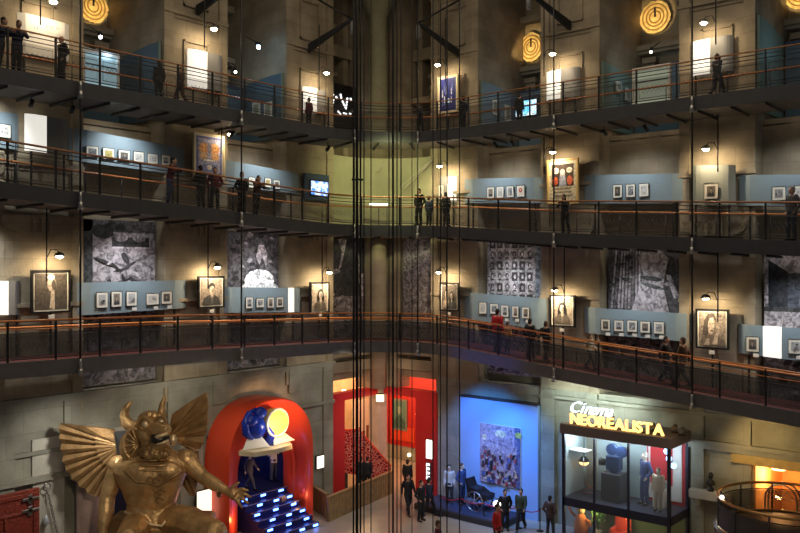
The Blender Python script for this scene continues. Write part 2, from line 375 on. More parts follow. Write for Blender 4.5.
for k in 'TAB':
    root = thing('walkway', NAMES[k][1], 'walkway', (0,0,0))
    b = MB(); strip(b, k, [(.04,.30),(.04,.495),(WID,.495),(WID,.20)]); b.build('deck', M['carpet'] if k == 'B' else M['deckdark'], root)
    b = MB(); strip(b, k, [(0,0),(0,.51),(.06,.52),(.06,.06),(.16,.06),(.16,0)]); b.build('fascia', M['fasciapale'] if k == 'B' else M['fascia'], root)
    b = MB(); strip(b, k, [(.17,.02),(.17,.29),(WID-.02,.19),(WID-.02,-.02)])
    b.build('underside', M['under'], root)
    if k != 'B':
        for i in range(2, len(PATH), 3):
            b = MB(); b.tube([off(i,.1,-.04,k), off(i,WID-.1,-.08,k)], .05, 4); b.build('underside_rib', M['dark'], root)
    b = MB(); b.tube([off(i,.05,.5+1.34,k) for i in range(len(PATH))], .038 if k != 'T' else .03, 6); b.build('handrail', M['rail'] if k == 'B' else M['brownrail'], root)
    for h in (1.2, 1.05):
        b = MB(); b.tube([off(i,.05,.5+h,k) for i in range(len(PATH))], .018 if k != 'B' else .022, 5)
        b.build('rail', M['rail'] if (k == 'B' and h == 1.05) else M['dark'], root)
    b = MB(); b.tube([off(i,.05,.5+.10,k) for i in range(len(PATH))], .02, 5); b.build('lower_rail', M['dark'], root)
    b = MB()
    strip(b, k, [(.05,.5+.10),(.05,.5+.96)], closed=False); b.build('mesh_infill', M['mesh'] if k == 'B' else M['meshthin'], root)
    # ornamental frames of the infill panels
    b = MB()
    for i in range(0, len(PATH)-2, 4):
        j = i+4 if i+4 < len(PATH) else len(PATH)-1
        z0, z1 = .5+.2, .5+.86
        for q, w in ((i,.12),(j,-.12)):
            pass
        p0 = Vector(off(i,.04,z0,k)); p1 = Vector(off(j,.04,z0,k)); p2 = Vector(off(j,.04,z1,k)); p3 = Vector(off(i,.04,z1,k))
        e = (p1-p0)*.07
        b.tube([p0+e, p1-e, p2-e, p3+e, p0+e], .012, 4)
        for t in range(1, 8):
            u = t/8; a_ = (p0+e).lerp(p1-e, u); c_ = (p3+e).lerp(p2-e, u); mm = (a_+c_)/2
            dx = (p1-p0)*.045; dz = Vector((0,0,.14))
            b.tube([mm-dx, mm+dz, mm+dx, mm-dz, mm-dx], .009, 3)
    b.build('infill_ornament', M['ornament'] if k != 'T' else M['dark'], root)
    for i in range(0, len(PATH), 4):
        b = MB(); p = Vector(off(i,.05,.1,k)); b.box(p.x-.03, p.x+.03, p.y-.03, p.y+.03, p.z, p.z+1.74); b.build('post', M['black'], root)
    b = MB(); b.tube([off(i,WID-.15,.5+1.0,k) for i in range(len(PATH))], .04, 6); b.build('inner_handrail', M['rail'], root)
    for i in range(1, len(PATH), 5):
        b = MB(); b.cyl(off(i,WID-.15,.5,k), off(i,WID-.15,.5+1.0,k), .02, n=5); b.build('inner_post', M['dark'], root)
# suspension rods with turnbuckles, from above down to the lower walkway
RODS = [('L',-18.43),('L',-11.51),('L',-5.02),('R',4.6),('R',11.67),('R',17.46)]
rodwords = ['far left of the picture','left of the first tall mural gap','left of the corner','right of the corner','beside the poster of a couple of figures','right end of the long right-hand board']
for n_, (side, s) in enumerate(RODS):
    p = W(side, s, OO+.14, 0)
    i0 = min(range(len(PATH)), key=lambda i: (PATH[i][0]-p).length)
    q = PATH[i0][0]-PATH[i0][1]*.14
    q = Vector((p.x, p.y, 0)) if abs(s) > 6.4 else q
    zb = ZPROF['B'][i0]
    r = thing('suspension_rod', 'thin vertical steel rod, %s' % ['nearest the left edge','second from left, beside the person in a black coat','just left of the corner','just right of the corner','beside the gold-framed colour poster','nearest the right edge'][n_], 'rod', (q.x,q.y,zb), 0, 'suspension rods')
    b = MB(); b.cyl((0,0,-.05),(0,0,28.9-zb),.035,n=6); b.build('rod', M['black'], r)
    for k in 'TAB':
        z = ZPROF[k][i0]-zb
        b = MB(); b.cyl((0,0,z-.1),(0,0,z+.16),.09,n=8); b.cyl((0,0,z+.16),(0,0,z+.5),.055,n=8); b.build('turnbuckle', M['steel'], r)
# lift cables hanging free through the middle of the hall
cab = [(353.5,23,.03),(357,23,.05),(360.5,23,.03),(364,23.6,.02),(371,24,.02),(389,22.6,.02),(393,22.6,.035),(397,22.6,.02),(401,23,.02),(412,24,.015),(433,23,.02),(440.5,23,.02),(447,23.4,.025),(459.5,23,.02)]
cw = ['first','second','third','fourth','fifth','sixth','seventh','eighth','ninth','tenth','eleventh','twelfth','thirteenth','fourteenth']
for n_, (px, d, r) in enumerate(cab):
    p = at_depth(px, 266, d)
    b = MB(); b.cyl((0,0,0),(0,0,29),r*.8,n=6); o = b.build('lift_cable', M['black']); o.location = (p.x,p.y,0)
    tag(o, '%s lift cable from the left, hanging free in the middle of the hall' % cw[n_], 'cable', 'lift cables')
b = MB(); b.box(-.16,.16,-.03,.03,0,.05); o = b.build('cable_clamp', M['black']); p = at_depth(357.5,180.5,23); o.location = p; o.rotation_euler.z = AN-PI/2
tag(o, 'small dark bar clamping the leftmost lift cables together', 'clamp')
# ------------------------------------------------------------------ printed artwork
RN = random.Random(11)
def g(v, t=(1,1,1)): return tuple(v*x for x in t)
SEP = (1.0,.82,.66)
def jit(pts, r, a): return [(x+r.uniform(-a,a), z+r.uniform(-a,a)) for x, z in pts]
def bust(b, x0, x1, z0, z1, y, dark, light, cloth, woman=False, lean=0, bg=None, hat=False):
    w = x1-x0; h = z1-z0; cx = x0+w*(.5+lean)
    if bg: b.rect(x0, x1, z0, z1, y, bg)
    y -= .004
    if woman: b.oval(cx, z0+h*.58, w*.21, h*.25, y, dark); b.poly([(cx-w*.22,z0+h*.58),(cx-w*.25,z0+h*.28),(cx+w*.25,z0+h*.28),(cx+w*.22,z0+h*.58)], y, dark)
    else: b.oval(cx, z0+h*.67, w*.16, h*.18, y, dark)
    b.poly([(x0+w*.08,z0),(x0+w*.14,z0+h*.26),(cx-w*.12,z0+h*.40),(cx+w*.12,z0+h*.40),(x1-w*.14,z0+h*.26),(x1-w*.08,z0)], y-.004, cloth)
    b.poly([(cx-w*.07,z0+h*.3),(cx+w*.07,z0+h*.3),(cx+w*.06,z0+h*.5),(cx-w*.06,z0+h*.5)], y-.008, light)
    b.oval(cx, z0+h*.59, w*.125, h*.145, y-.012, light)
    b.oval(cx+w*.05, z0+h*.57, w*.06, h*.10, y-.016, tuple((a+c)/2 for a, c in zip(light, dark)))
    b.poly([(cx-w*.02,z0+h*.02),(cx-w*.07,z0+h*.36),(cx,z0+h*.28),(cx+w*.07,z0+h*.36),(cx+w*.02,z0+h*.02)], y-.012, tuple(min(1,c*1.6+.03) for c in cloth))
    for e in (-.05,.05): b.oval(cx+w*e, z0+h*.61, w*.022, h*.012, y-.02, dark, n=6)
    b.oval(cx, z0+h*.52, w*.035, h*.01, y-.02, dark, n=6)
    if hat: b.poly([(cx-w*.24,z0+h*.70),(cx+w*.24,z0+h*.70),(cx+w*.15,z0+h*.76),(cx+w*.12,z0+h*.88),(cx-w*.12,z0+h*.88),(cx-w*.15,z0+h*.76)], y-.02, dark)
def scene_bits(b, x0, x1, z0, z1, y, r, cols, n=14):
    w = x1-x0; h = z1-z0
    for i in range(n):
        cx = x0+w*r.uniform(.12,.88); cz = z0+h*r.uniform(.1,.85); a = w*r.uniform(.04,.13); c = h*r.uniform(.05,.16)
        yy = y-.0006*(i+1)*4
        if cx-a < x0 or cx+a > x1 or cz-c < z0 or cz+c > z1: a *= .4; c *= .4
        b.oval(cx, cz, a, c, yy, r.choice(cols), n=r.choice([4,5,6,9]), rot=0)
def art(b, kind, x0, x1, z0, z1, y, seed):
    r = random.Random(seed)
    if kind == 'man': bust(b,x0,x1,z0,z1,y,g(.02),g(.45,SEP),g(.05),False,r.uniform(-.08,.08),g(r.uniform(.1,.3),SEP))
    elif kind == 'woman': bust(b,x0,x1,z0,z1,y,g(.03),g(.55,SEP),g(.12,SEP),True,r.uniform(-.08,.08),g(r.uniform(.25,.5),SEP))
    elif kind == 'hat': bust(b,x0,x1,z0,z1,y,g(.03),g(.5),g(.08),False,0,g(.4),True)
    elif kind == 'scene':
        b.rect(x0,x1,z0,z1,y,g(r.uniform(.2,.5))); scene_bits(b,x0,x1,z0,z1,y,r,[g(.03),g(.08),g(.15),g(.6),g(.4)])
    elif kind == 'pale':
        b.rect(x0,x1,z0,z1,y,g(.6,(1,.97,.9))); scene_bits(b,x0,x1,z0,z1,y,r,[g(.2),g(.35),g(.75)],6)
    elif kind == 'red':
        b.rect(x0,x1,z0,z1,y,(.75,.7,.6)); b.oval((x0+x1)/2,(z0+z1)/2+.04,(x1-x0)*.36,(z1-z0)*.3,y-.004,(.55,.06,.03)); b.oval((x0+x1)/2,(z0+z1)/2+.05,(x1-x0)*.15,(z1-z0)*.16,y-.008,(.7,.5,.35))
    elif kind == 'gold':
        b.rect(x0,x1,z0,z1,y,(.5,.4,.12)); scene_bits(b,x0,x1,z0,z1,y,r,[(.2,.15,.05),(.6,.5,.2),(.1,.1,.08)],8)
def px_rect(side, x0, x1, yt, yb, o):
    s0, _, _ = hit(side, x0, yt, o); s1, _, _ = hit(side, x1, yt, o)
    zt = hit(side, (x0+x1)/2, yt, o)[1]; zb = hit(side, (x0+x1)/2, yb, o)[1]
    return s0, s1, zb, zt
def picture(side, x0, x1, yt, yb, kind, label, group, o=.25, seed=0, caption=None, mount=.18, name='framed_photograph'):
    s0, s1, z0, z1 = px_rect(side, x0, x1, yt, yb, o); w = s1-s0; h = z1-z0
    p = W(side, (s0+s1)/2, o, z0)
    r = thing(name, label, 'picture', p, RZ[side], group)
    b = MB(); f = .016
    for q in ((-w/2,w/2,0,f),(-w/2,w/2,h-f,h),(-w/2,-w/2+f,f,h-f),(w/2-f,w/2,f,h-f)): b.box(q[0],q[1],-.022,0,q[2],q[3])
    b.build('frame', M['frame'], r)
    b = MB(); b.box(-w/2+f, w/2-f, -.012, 0, f, h-f); b.build('mount', M['cream'], r)
    m = f+mount*min(w,h)
    b = MB(); b.M = Matrix.Identity(4); art(b, kind, -w/2+m, w/2-m, m, h-m, -.016, seed)
    b.build('photograph', M['print'], r)
    if caption:
        c = MB(); c.bbox(-.10,.10,-.02,0,0,.13,.006); o2 = c.build('caption_card', M['white'])
        q = W(side, (s0+s1)/2+w*.25, o, z0-.19); o2.location = q; o2.rotation_euler.z = RZ[side]
        tag(o2, caption, 'card', 'caption cards under framed photographs')
    return r
def panel(side, k, x0, x1, yt0, yt1, yb0, yb1, label, secs=None, o=.2, legs=True, curve=.0, name='display_board', group=None, m='panel'):
    """curved board following the walkway; secs = [(frac0, frac1, material)] for its bright and grey faces"""
    s0, zt0, _ = hit(side, x0, yt0, o); s1, zt1, _ = hit(side, x1, yt1, o); zb0 = hit(side, x0, yb0, o)[1]; zb1 = hit(side, x1, yb1, o)[1]
    base = min(zb0, zb1); w = s1-s0
    r = thing(name, label, 'display board', W(side, s0, o, base), RZ[side], group)
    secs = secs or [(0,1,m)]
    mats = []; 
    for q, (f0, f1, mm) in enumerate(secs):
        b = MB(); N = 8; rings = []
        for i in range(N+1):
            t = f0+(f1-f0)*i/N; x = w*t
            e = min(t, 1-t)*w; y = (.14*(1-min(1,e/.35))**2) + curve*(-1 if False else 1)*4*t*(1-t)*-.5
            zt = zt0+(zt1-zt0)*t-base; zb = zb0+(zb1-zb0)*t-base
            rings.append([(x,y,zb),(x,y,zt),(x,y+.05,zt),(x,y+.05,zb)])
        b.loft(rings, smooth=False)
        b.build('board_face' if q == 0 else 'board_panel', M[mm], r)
    # dark edge seen at the ends
    if legs:
        zd = zdeck(k, (s0+s1)/2)
        for t in (.12,.88):
            s = s0+w*t; zd = zdeck(k, s)-.28
            b = MB(); b.box(w*t-.03, w*t+.03, .055, .11, zd-base, zb0+(zb1-zb0)*t+.3-base); b.build('support_post', M['black'], r)
    return (side, s0, s1)
def stand_board(side, k, x0, x1, yt, yb, label, kind, seed=1, o=.42, frame='frame', mount='cream', group=None, big=False, drawer=None, md=.05, cat_print=False):
    s0, s1, z0, z1 = px_rect(side, x0, x1, yt, yb, o); w = s1-s0; h = z1-z0; sc = (s0+s1)/2
    zd = zdeck(k, sc)-.28
    r = thing('portrait_board', label, 'picture', W(side, sc, o, zd), RZ[side], group); B = z0-zd
    b = MB(); f = .07
    b.box(-w/2,w/2,.02,.07,B,B+h)
    for q in ((-w/2,w/2,B,B+f),(-w/2,w/2,B+h-f,B+h),(-w/2,-w/2+f,B+f,B+h-f),(w/2-f,w/2,B+f,B+h-f)): b.box(q[0],q[1],-.05,.02,q[2],q[3])
    b.build('frame', M[frame], r)
    b = MB(); b.box(-w/2+f, w/2-f, -.01, .02, B+f, B+h-f); b.build('mount', M[mount], r)
    m = f+md
    b = MB(); (drawer or art)(b, kind, -w/2+m, w/2-m, B+m, B+h-m, -.016, seed); b.build('photograph', M['print' if cat_print else 'printn'], r)
    b = MB(); b.box(-.035,.035,.0,.06,0,B+.01); b.box(-.25,.25,-.05,.10,-.0,.03); b.build('stand', M['black'], r)
    b = MB(); b.bbox(-.11,.11,-.06,-.03,B-.20,B-.06,.005); b.build('caption_plate', M['white'], r)
    return r
sideword = {'L':'left wall','R':'right wall'}
ordw = ['first','second','third','fourth','fifth','sixth','seventh']
# ---- lower walkway, left wall
panel('L','B',-14,22,281,281,315,315,'white and grey curved board cut off by the left edge, lower walkway',[(0,.62,'glowwhite'),(.62,1,'lightgrey')])
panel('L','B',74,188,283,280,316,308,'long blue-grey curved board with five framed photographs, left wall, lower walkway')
panel('L','B',223,303,287,288,313,312,'blue-grey curved board with four photographs and a white strip, left wall, lower walkway',[(0,.8,'panel'),(.8,.88,'glowwhite'),(.88,1,'panel')])
stand_board('L','B',31,70,270,313,'large framed sepia portrait of a tall pale figure, leftmost on the lower walkway','pale1',3,drawer=lambda b,k,x0,x1,z0,z1,y,s:(b.rect(x0,x1,z0,z1,y,g(.09,SEP)),b.poly([(x0+.45*(x1-x0),z0+.05),(x0+.62*(x1-x0),z0),(x0+.60*(x1-x0),z0+.55*(z1-z0)),(x0+.5*(x1-x0),z0+.5*(z1-z0))],y-.004,g(.55,SEP)),b.oval(x0+.52*(x1-x0),z0+.7*(z1-z0),.14*(x1-x0),.2*(z1-z0),y-.008,g(.5,SEP)),b.oval(x0+.50*(x1-x0),z0+.9*(z1-z0),.11*(x1-x0),.08*(z1-z0),y-.012,g(.75)),b.oval(x0+.58*(x1-x0),z0+.68*(z1-z0),.07*(x1-x0),.14*(z1-z0),y-.016,g(.08,SEP))))
stand_board('L','B',198,224,276,308,'large framed portrait of a bearded man, middle of the left wall, lower walkway','man',5)
stand_board('L','B',310,329,282,313,'framed portrait of a long-haired woman just left of the dark corner mural','woman',6)
for i,(x0,x1,yt,yb,kd) in enumerate([(96,108,292,308,'scene'),(111,122,291,307,'man'),(126,137,291,306,'scene'),(146,159,293,305,'pale'),(161,172,291,304,'man')]):
    picture('L',x0,x1,yt,yb,kd,'%s framed photograph from the left on the five-picture board, left wall'%ordw[i],'five photographs on the long left board',seed=i,caption=('small white caption card under the %s picture of the five-picture board'%ordw[i]) if i>1 else None)
for i,(x0,x1,yt,yb,kd) in enumerate([(245.5,253,297,308.5,'hat'),(256,264,298,307.5,'scene'),(267,274,297,308,'woman'),(276,283.5,297,307.5,'man')]):
    picture('L',x0,x1,yt,yb,kd,'%s framed photograph from the left on the four-picture board with a white strip'%ordw[i],'four photographs beside the white strip',seed=10+i)
# ---- lower walkway, right wall
def smile(b,k,x0,x1,z0,z1,y,sd):
    w=x1-x0; h=z1-z0; X=lambda u:x0+u*w; Z=lambda v:z0+v*h; r=random.Random(31)
    b.rect(x0,x1,z0,z1,y,g(.30,SEP))
    for i in range(14): b.oval(X(r.uniform(.12,.9)),Z(r.uniform(.5,.9)),.10*w,.05*h,y-.001*i,g(r.choice([.2,.38,.45]),SEP),n=6,rot=r.uniform(0,3))
    b.poly([(X(.14),Z(.30)),(X(.2),Z(.75)),(X(.36),Z(.95)),(X(.56),Z(.96)),(X(.66),Z(.8)),(X(.62),Z(.6)),(X(.52),Z(.7)),(X(.4),Z(.5)),(X(.34),Z(.3))],y-.018,g(.09,SEP))
    b.poly([(X(.36),Z(.40)),(X(.35),Z(.68)),(X(.42),Z(.82)),(X(.54),Z(.84)),(X(.62),Z(.72)),(X(.63),Z(.52)),(X(.56),Z(.38)),(X(.46),Z(.32))],y-.022,g(.55,SEP))
    b.poly([(X(.55),Z(.36)),(X(.63),Z(.5)),(X(.63),Z(.75)),(X(.57),Z(.78)),(X(.58),Z(.6))],y-.026,g(.28,SEP))
    for u in (.43,.55): b.oval(X(u),Z(.66),.03*w,.013*h,y-.03,g(.05),n=6)
    b.poly([(X(.49),Z(.63)),(X(.52),Z(.54)),(X(.47),Z(.54))],y-.03,g(.38,SEP)); b.poly([(X(.43),Z(.47)),(X(.56),Z(.48)),(X(.52),Z(.43)),(X(.46),Z(.43))],y-.03,g(.12,SEP))
    b.poly([(X(.05),Z(0)),(X(.12),Z(.26)),(X(.4),Z(.33)),(X(.58),Z(.3)),(X(.95),Z(.22)),(X(1),Z(0))],y-.02,g(.16,SEP))
    b.poly([(X(.5),Z(.05)),(X(.62),Z(.32)),(X(.72),Z(.5)),(X(.78),Z(.48)),(X(.74),Z(.3)),(X(.7),Z(.05))],y-.034,g(.5,SEP)); b.poly([(X(.2),Z(.02)),(X(.3),Z(.2)),(X(.42),Z(.22)),(X(.4),Z(.02))],y-.034,g(.45,SEP))
stand_board('R','B',440,459,282.5,311,'framed photograph of an embracing couple just right of the grey corner wall, lower walkway','man',8,mount='cream',drawer=lambda b,k,x0,x1,z0,z1,y,s:(b.rect(x0,x1,z0,z1,y,g(.12,SEP)),bust(b,x0,x0+.6*(x1-x0),z0,z1,y-.003,g(.03),g(.5,SEP),g(.4,SEP)),bust(b,x0+.38*(x1-x0),x1,z0,z0+.9*(z1-z0),y-.03,g(.02),g(.45,SEP),g(.05),True)))
panel('R','B',463,549,292,299,318,331,'blue-grey board with five photographs below the mural of small faces, right wall')
stand_board('R','B',550.5,575,295,327,'framed portrait of a woman in a coat, right wall, left of the longest five-picture board','woman',9)
panel('R','B',583,690,307,314,333,342,'blue-grey curved board with five photographs below the mural of a pale robed figure')
stand_board('R','B',696,729,309,349,'black framed close-up photograph of a smiling person, right wall, lower walkway','woman',12,drawer=smile)
panel('R','B',737,838,324,331,353,366,'blue-grey curved board with a bright white strip at the right edge, lower walkway',[(0,.27,'panel'),(.27,.46,'glowwhite'),(.46,1,'panel')])
for i,(x0,x1,yt,yb,kd) in enumerate([(479,487,302,314,'pale'),(490,498.5,303.5,314,'scene'),(501,509,305,317,'hat'),(512,519,306,317.5,'woman'),(522,529.5,307,318.5,'man')]):
    picture('R',x0,x1,yt,yb,kd,'%s framed photograph from the left under the mural of small faces'%ordw[i],'five photographs under the mural of faces',seed=20+i,caption=('small white caption card under the %s picture below the mural of faces'%ordw[i]) if i>0 else None)
for i,(x0,x1,yt,yb,kd) in enumerate([(601,610.5,319,331,'man'),(614,624,320,331.5,'hat'),(627,637.5,320,332,'scene'),(640,650.5,321,333,'man'),(653.5,664.5,321.5,334,'scene')]):
    picture('R',x0,x1,yt,yb,kd,'%s framed photograph from the left under the mural of a robed figure'%ordw[i],'five photographs under the robed figure mural',seed=30+i,caption='small white caption card under the %s picture below the robed figure mural'%ordw[i])
picture('R',746,759.5,336.5,352,'man','framed portrait of a man in black, left of the bright white strip','',seed=41,caption='small white caption card left of the bright white strip')
picture('R',788,803,339,354,'scene','small framed photograph right of the bright white strip, cut by the picture edge','',seed=42,caption='small white caption card right of the bright white strip')
# ---- middle walkway, left wall
panel('L','A',-14,20,110,114,146,150,'blue-grey board cut off by the left edge, middle walkway')
picture('L',-2,11,124,138,'pale','small cream photograph half cut off by the left edge, middle walkway','',seed=50)
panel('L','A',27,70,113,120,150,156,'tall folding board, white on the left and pale grey on the right, middle walkway',[(0,.45,'glowwhite'),(.45,1,'lightgrey')],o=.55)
panel('L','A',71,186.5,127,149,160,176,'long blue-grey curved board with six framed photographs, middle walkway, left wall')
for i,(x0,x1,yt,yb,kd) in enumerate([(86,98.5,146,157,'scene'),(102.5,114.5,148,159.5,'gold'),(118,130,150,161.5,'man'),(133,144,151.5,162.5,'pale'),(147,158,153.5,164,'pale'),(161,170,155,165.5,'hat')]):
    picture('L',x0,x1,yt,yb,kd,'%s framed photograph from the left on the six-picture board, middle walkway'%ordw[i],'six photographs on the middle walkway board',seed=60+i)
def poster_a(b,k,x0,x1,z0,z1,y,s):
    w=x1-x0;h=z1-z0
    b.rect(x0,x1,z0,z1,y,(.16,.17,.42)); b.rect(x0+.08*w,x1-.08*w,z0+.05*h,z1-.06*h,y-.004,(.42,.42,.62))
    b.oval(x0+.3*w,z0+.7*h,.2*w,.14*h,y-.008,(.75,.35,.12)); b.oval(x0+.7*w,z0+.7*h,.2*w,.14*h,y-.008,(.75,.35,.12))
    b.oval(x0+.5*w,z0+.72*h,.09*w,.15*h,y-.012,(.25,.22,.30)); b.oval(x0+.28*w,z0+.5*h,.15*w,.1*h,y-.012,(.7,.45,.25)); b.oval(x0+.72*w,z0+.5*h,.16*w,.1*h,y-.012,(.72,.4,.2))
    b.rect(x0+.3*w,x0+.7*w,z0+.38*h,z0+.42*h,y-.016,(.9,.85,.8)); b.rect(x0+.25*w,x0+.75*w,z0+.12*h,z0+.30*h,y-.016,(.25,.3,.6)); b.oval(x0+.5*w,z0+.22*h,.1*w,.07*h,y-.02,(.85,.8,.75))
M['creamframe'] = mat('cream_picture_frame',(.85,.72,.45),.5)
stand_board('L','A',193.5,224,134,179,'large cream-framed colour poster in orange and violet, left wall, middle walkway','x',1,frame='creamframe',mount='white',drawer=poster_a,o=.5)
panel('L','A',224.5,300.5,159.5,174,186,194,'blue-grey curved board left of the small television, middle walkway')
for i,(x0,x1,yt,yb,kd) in enumerate([(248.5,255,177,188,'pale'),(264.5,271,178,187.5,'gold'),(273,280,180,189.5,'scene')]):
    picture('L',x0,x1,yt,yb,kd,'%s framed photograph from the left on the board beside the television'%ordw[i],'three photographs left of the television',seed=70+i)
# television on a dark board
def screen_board(side,k,x0,x1,yt,yb,sx0,sx1,syt,syb,label,o,mtl,cat='screen'):
    s0,s1,z0,z1 = px_rect(side,x0,x1,yt,yb,o); t0,t1,q0,q1 = px_rect(side,sx0,sx1,syt,syb,o+.04)
    r = thing('wall_screen',label,cat,W(side,s0,o,z0),RZ[side])
    b=MB(); b.box(0,s1-s0,0,.08,0,z1-z0); b.build('backboard',M['paneledge'],r)
    b=MB(); b.bbox(t0-s0-.06,t1-s0+.06,-.05,0,q0-z0-.06,q1-z0+.06,.02); b.build('casing',M['black'],r)
    b=MB(); b.box(t0-s0,t1-s0,-.055,-.049,q0-z0,q1-z0); b.build('display',mtl,r)
    return r
def screen_mat(name,c1,c2,st,sc=5):
    m=bpy.data.materials.new(name); m.use_nodes=True; nt=m.node_tree; b=nt.nodes['Principled BSDF']; b.inputs['Base Color'].default_value=(.01,.01,.01,1)
    tc=nt.nodes.new('ShaderNodeTexCoord'); nz=nt.nodes.new('ShaderNodeTexNoise'); nz.inputs['Scale'].default_value=sc; nz.inputs['Detail'].default_value=3; nz.inputs['Distortion'].default_value=.8
    cr=nt.nodes.new('ShaderNodeValToRGB'); cr.color_ramp.elements[0].position=.4; cr.color_ramp.elements[1].position=.6; cr.color_ramp.elements[0].color=(*c1,1); cr.color_ramp.elements[1].color=(*c2,1)
    nt.links.new(tc.outputs['Object'],nz.inputs['Vector']); nt.links.new(nz.outputs['Fac'],cr.inputs['Fac']); nt.links.new(cr.outputs[0],b.inputs['Emission Color']); b.inputs['Emission Strength'].default_value=st
    return m
screen_board('L','A',304.5,329,174,200,311,328,181.5,195.5,'small television showing a bright blue and white picture, middle walkway near the corner',.25,screen_mat('television_picture',(.05,.25,.9),(.9,.95,1),1.6))
# fluorescent tube by the corner of the middle walkway
p = at_depth(369,204.5,41.0); q = at_depth(388.5,204.5,41.0); L_=(q-p).length
r = thing('strip_light','short bright white strip light lying level at the dark corner, middle walkway','lamp',p,math.atan2(q.y-p.y,q.x-p.x))
b=MB(); b.box(0,L_,-.04,.04,-.03,.06); b.build('casing',M['dark'],r); b=MB(); b.box(.03,L_-.03,-.06,-.04,-.045,.07); b.build('tube',mat('white_tube',(1,1,1),.5,emit=(.95,.95,.85),es=3),r)
b=MB(); b.box(L_/2-.02,L_/2+.02,-.02,.02,.06-1.3+.0,-.03); b.build('stand',M['black'],r)
# ---- middle walkway, right wall
panel('R','A',438,454.5,177,176,201,201,'small white board with two prints just right of the corner, middle walkway',[(0,.5,'lightgrey'),(.5,1,'glowwhite')])
picture('R',438.5,444,185,199,'hat','tiny framed print on the small white board right of the corner','',seed=80)
panel('R','A',463,545,179,177,203,203,'blue-grey board with four prints, right wall, left of the gold-framed poster')
for i,(x0,x1,kd) in enumerate([(487,494.5,'man'),(496.5,504,'pale'),(506.5,514,'scene'),(516.5,525,'red')]):
    picture('R',x0,x1,187-i*.6,198.5-i*.5,kd,'%s small framed print from the left on the board beside the gold-framed poster'%ordw[i],'four prints left of the gold-framed poster',seed=84+i)
def poster_b(b,k,x0,x1,z0,z1,y,s):
    w=x1-x0;h=z1-z0
    b.rect(x0,x1,z0,z1,y,(.7,.62,.45)); b.rect(x0+.08*w,x1-.08*w,z0+.38*h,z1-.06*h,y-.004,(.05,.03,.02))
    b.oval(x0+.25*w,z0+.78*h,.12*w,.08*h,y-.008,(.8,.7,.6)); b.oval(x0+.76*w,z0+.78*h,.12*w,.07*h,y-.008,(.8,.7,.6))
    b.oval(x0+.5*w,z0+.72*h,.1*w,.10*h,y-.012,(.7,.65,.6)); b.poly([(x0+.36*w,z0+.38*h),(x0+.4*w,z0+.66*h),(x0+.6*w,z0+.66*h),(x0+.66*w,z0+.38*h)],y-.014,(.35,.38,.5))
    b.oval(x0+.22*w,z0+.52*h,.11*w,.11*h,y-.012,(.6,.12,.05)); b.oval(x0+.78*w,z0+.52*h,.11*w,.12*h,y-.012,(.6,.12,.05))
    for i in range(3): b.rect(x0+(.2-.03*i)*w,x0+(.8+.03*i)*w,z0+(.30-.09*i)*h,z0+(.34-.09*i)*h,y-.008,(.3,.26,.22))
M['goldframe'] = mat('gold_picture_frame',(.75,.52,.18),.45)
stand_board('R','A',547.5,578.5,159,204,'large gold-framed colour poster of a figure between red shapes, right wall, middle walkway','x',1,frame='goldframe',mount='creamframe',drawer=poster_b,o=.5)
panel('R','A',583,686,175,173.5,203.5,203,'blue-grey board with three photographs, right wall, middle walkway')
for i,(x0,x1) in enumerate([(613,622.5),(626,635.5),(639,649)]):
    picture('R',x0,x1,184.5-i*.6,198-i*.6,['man','scene','pale'][i],'%s of the three photographs right of the gold-framed poster'%ordw[i],'three photographs right of the gold-framed poster',seed=90+i)
panel('R','A',690,734,165.5,164.5,204.5,204.5,'tall grey-green curved board with a single photograph, right wall, middle walkway',[(0,1,'greenboard')] ,o=.5) if M.update({'greenboard':mat('grey_green_board',(.30,.32,.28),.6)}) is None else 0
picture('R',704,718.5,183,199,'man','single framed photograph on the tall grey-green board',None,o=.56,seed=95)
panel('R','A',738,842,175,174,205.5,206,'blue-grey board cut off by the right edge, middle walkway')
picture('R',772,786,186.5,200.5,'scene','framed photograph on the board at the right edge, left of the leaning person','',seed=96)
picture('R',789,803,185.5,200,'pale','framed photograph at the very right edge, behind the leaning person','',seed=97)
# ---- top gallery boards on the piers
panel('L','T',19,71,11,24.5,52,62,'wide white board with faint handwriting lit by a lamp, top gallery',[(0,1,'white')],o=.15)
def strokes(name, side, o, segs, m, label, cat, back=None, r_=.02, brd=None):
    s0,z0,_=hit(side,segs[0][0][0],segs[0][0][1],o)
    if brd: s0=hit(side,brd[0],brd[2],o)[0]; z0=hit(side,brd[0],brd[3],o)[1]
    r=thing(name,label,cat,W(side,s0,o,z0),RZ[side])
    if brd:
        s1,zt,_=hit(side,brd[1],brd[2],o); b=MB(); b.box(0,s1-s0,.0,.06,0,zt-z0); b.build('board',M[back],r)
    for sg in segs:
        b=MB(); P=[]
        for x,y in sg:
            s,z,_=hit(side,x,y,o); P.append((s-s0,-.03,z-z0))
        b.tube(P,r_,5); b.build('stroke',m,r)
    return r
strokes('handwriting','L',.28,[[(35,25),(34,28),(36,29)],[(38,25),(37,29)],[(46,25),(47,28),(49,25),(50,29)],[(52,26),(53,29)],[(56,27),(57,30),(59,28)]],mat('faint_grey_ink',(.35,.36,.42),.7),'faint grey handwriting across the wide white board, top gallery','writing',r_=.012)
strokes('light_writing','L',-.9,[[(333,94.5),(330.5,97),(330.5,102),(332.5,103),(333,99.5)],[(335.5,96.5),(336.5,98)],[(340,94),(341,98.5)],[(342,101),(345.5,109),(347,98)],[(350,98),(350.5,100.5)],[(337.5,111),(340.5,114.5)],[(343,113),(346,114)],[(349,113.5),(350.5,114)],[(353,110),(353,112.5)]],mat('white_light_writing',(1,1,1),.5,emit=(.95,.97,1),es=1.8),'dark board with glowing white handwritten marks in the corner bay, top gallery','writing','black',.045,(329.5,357,88,126))
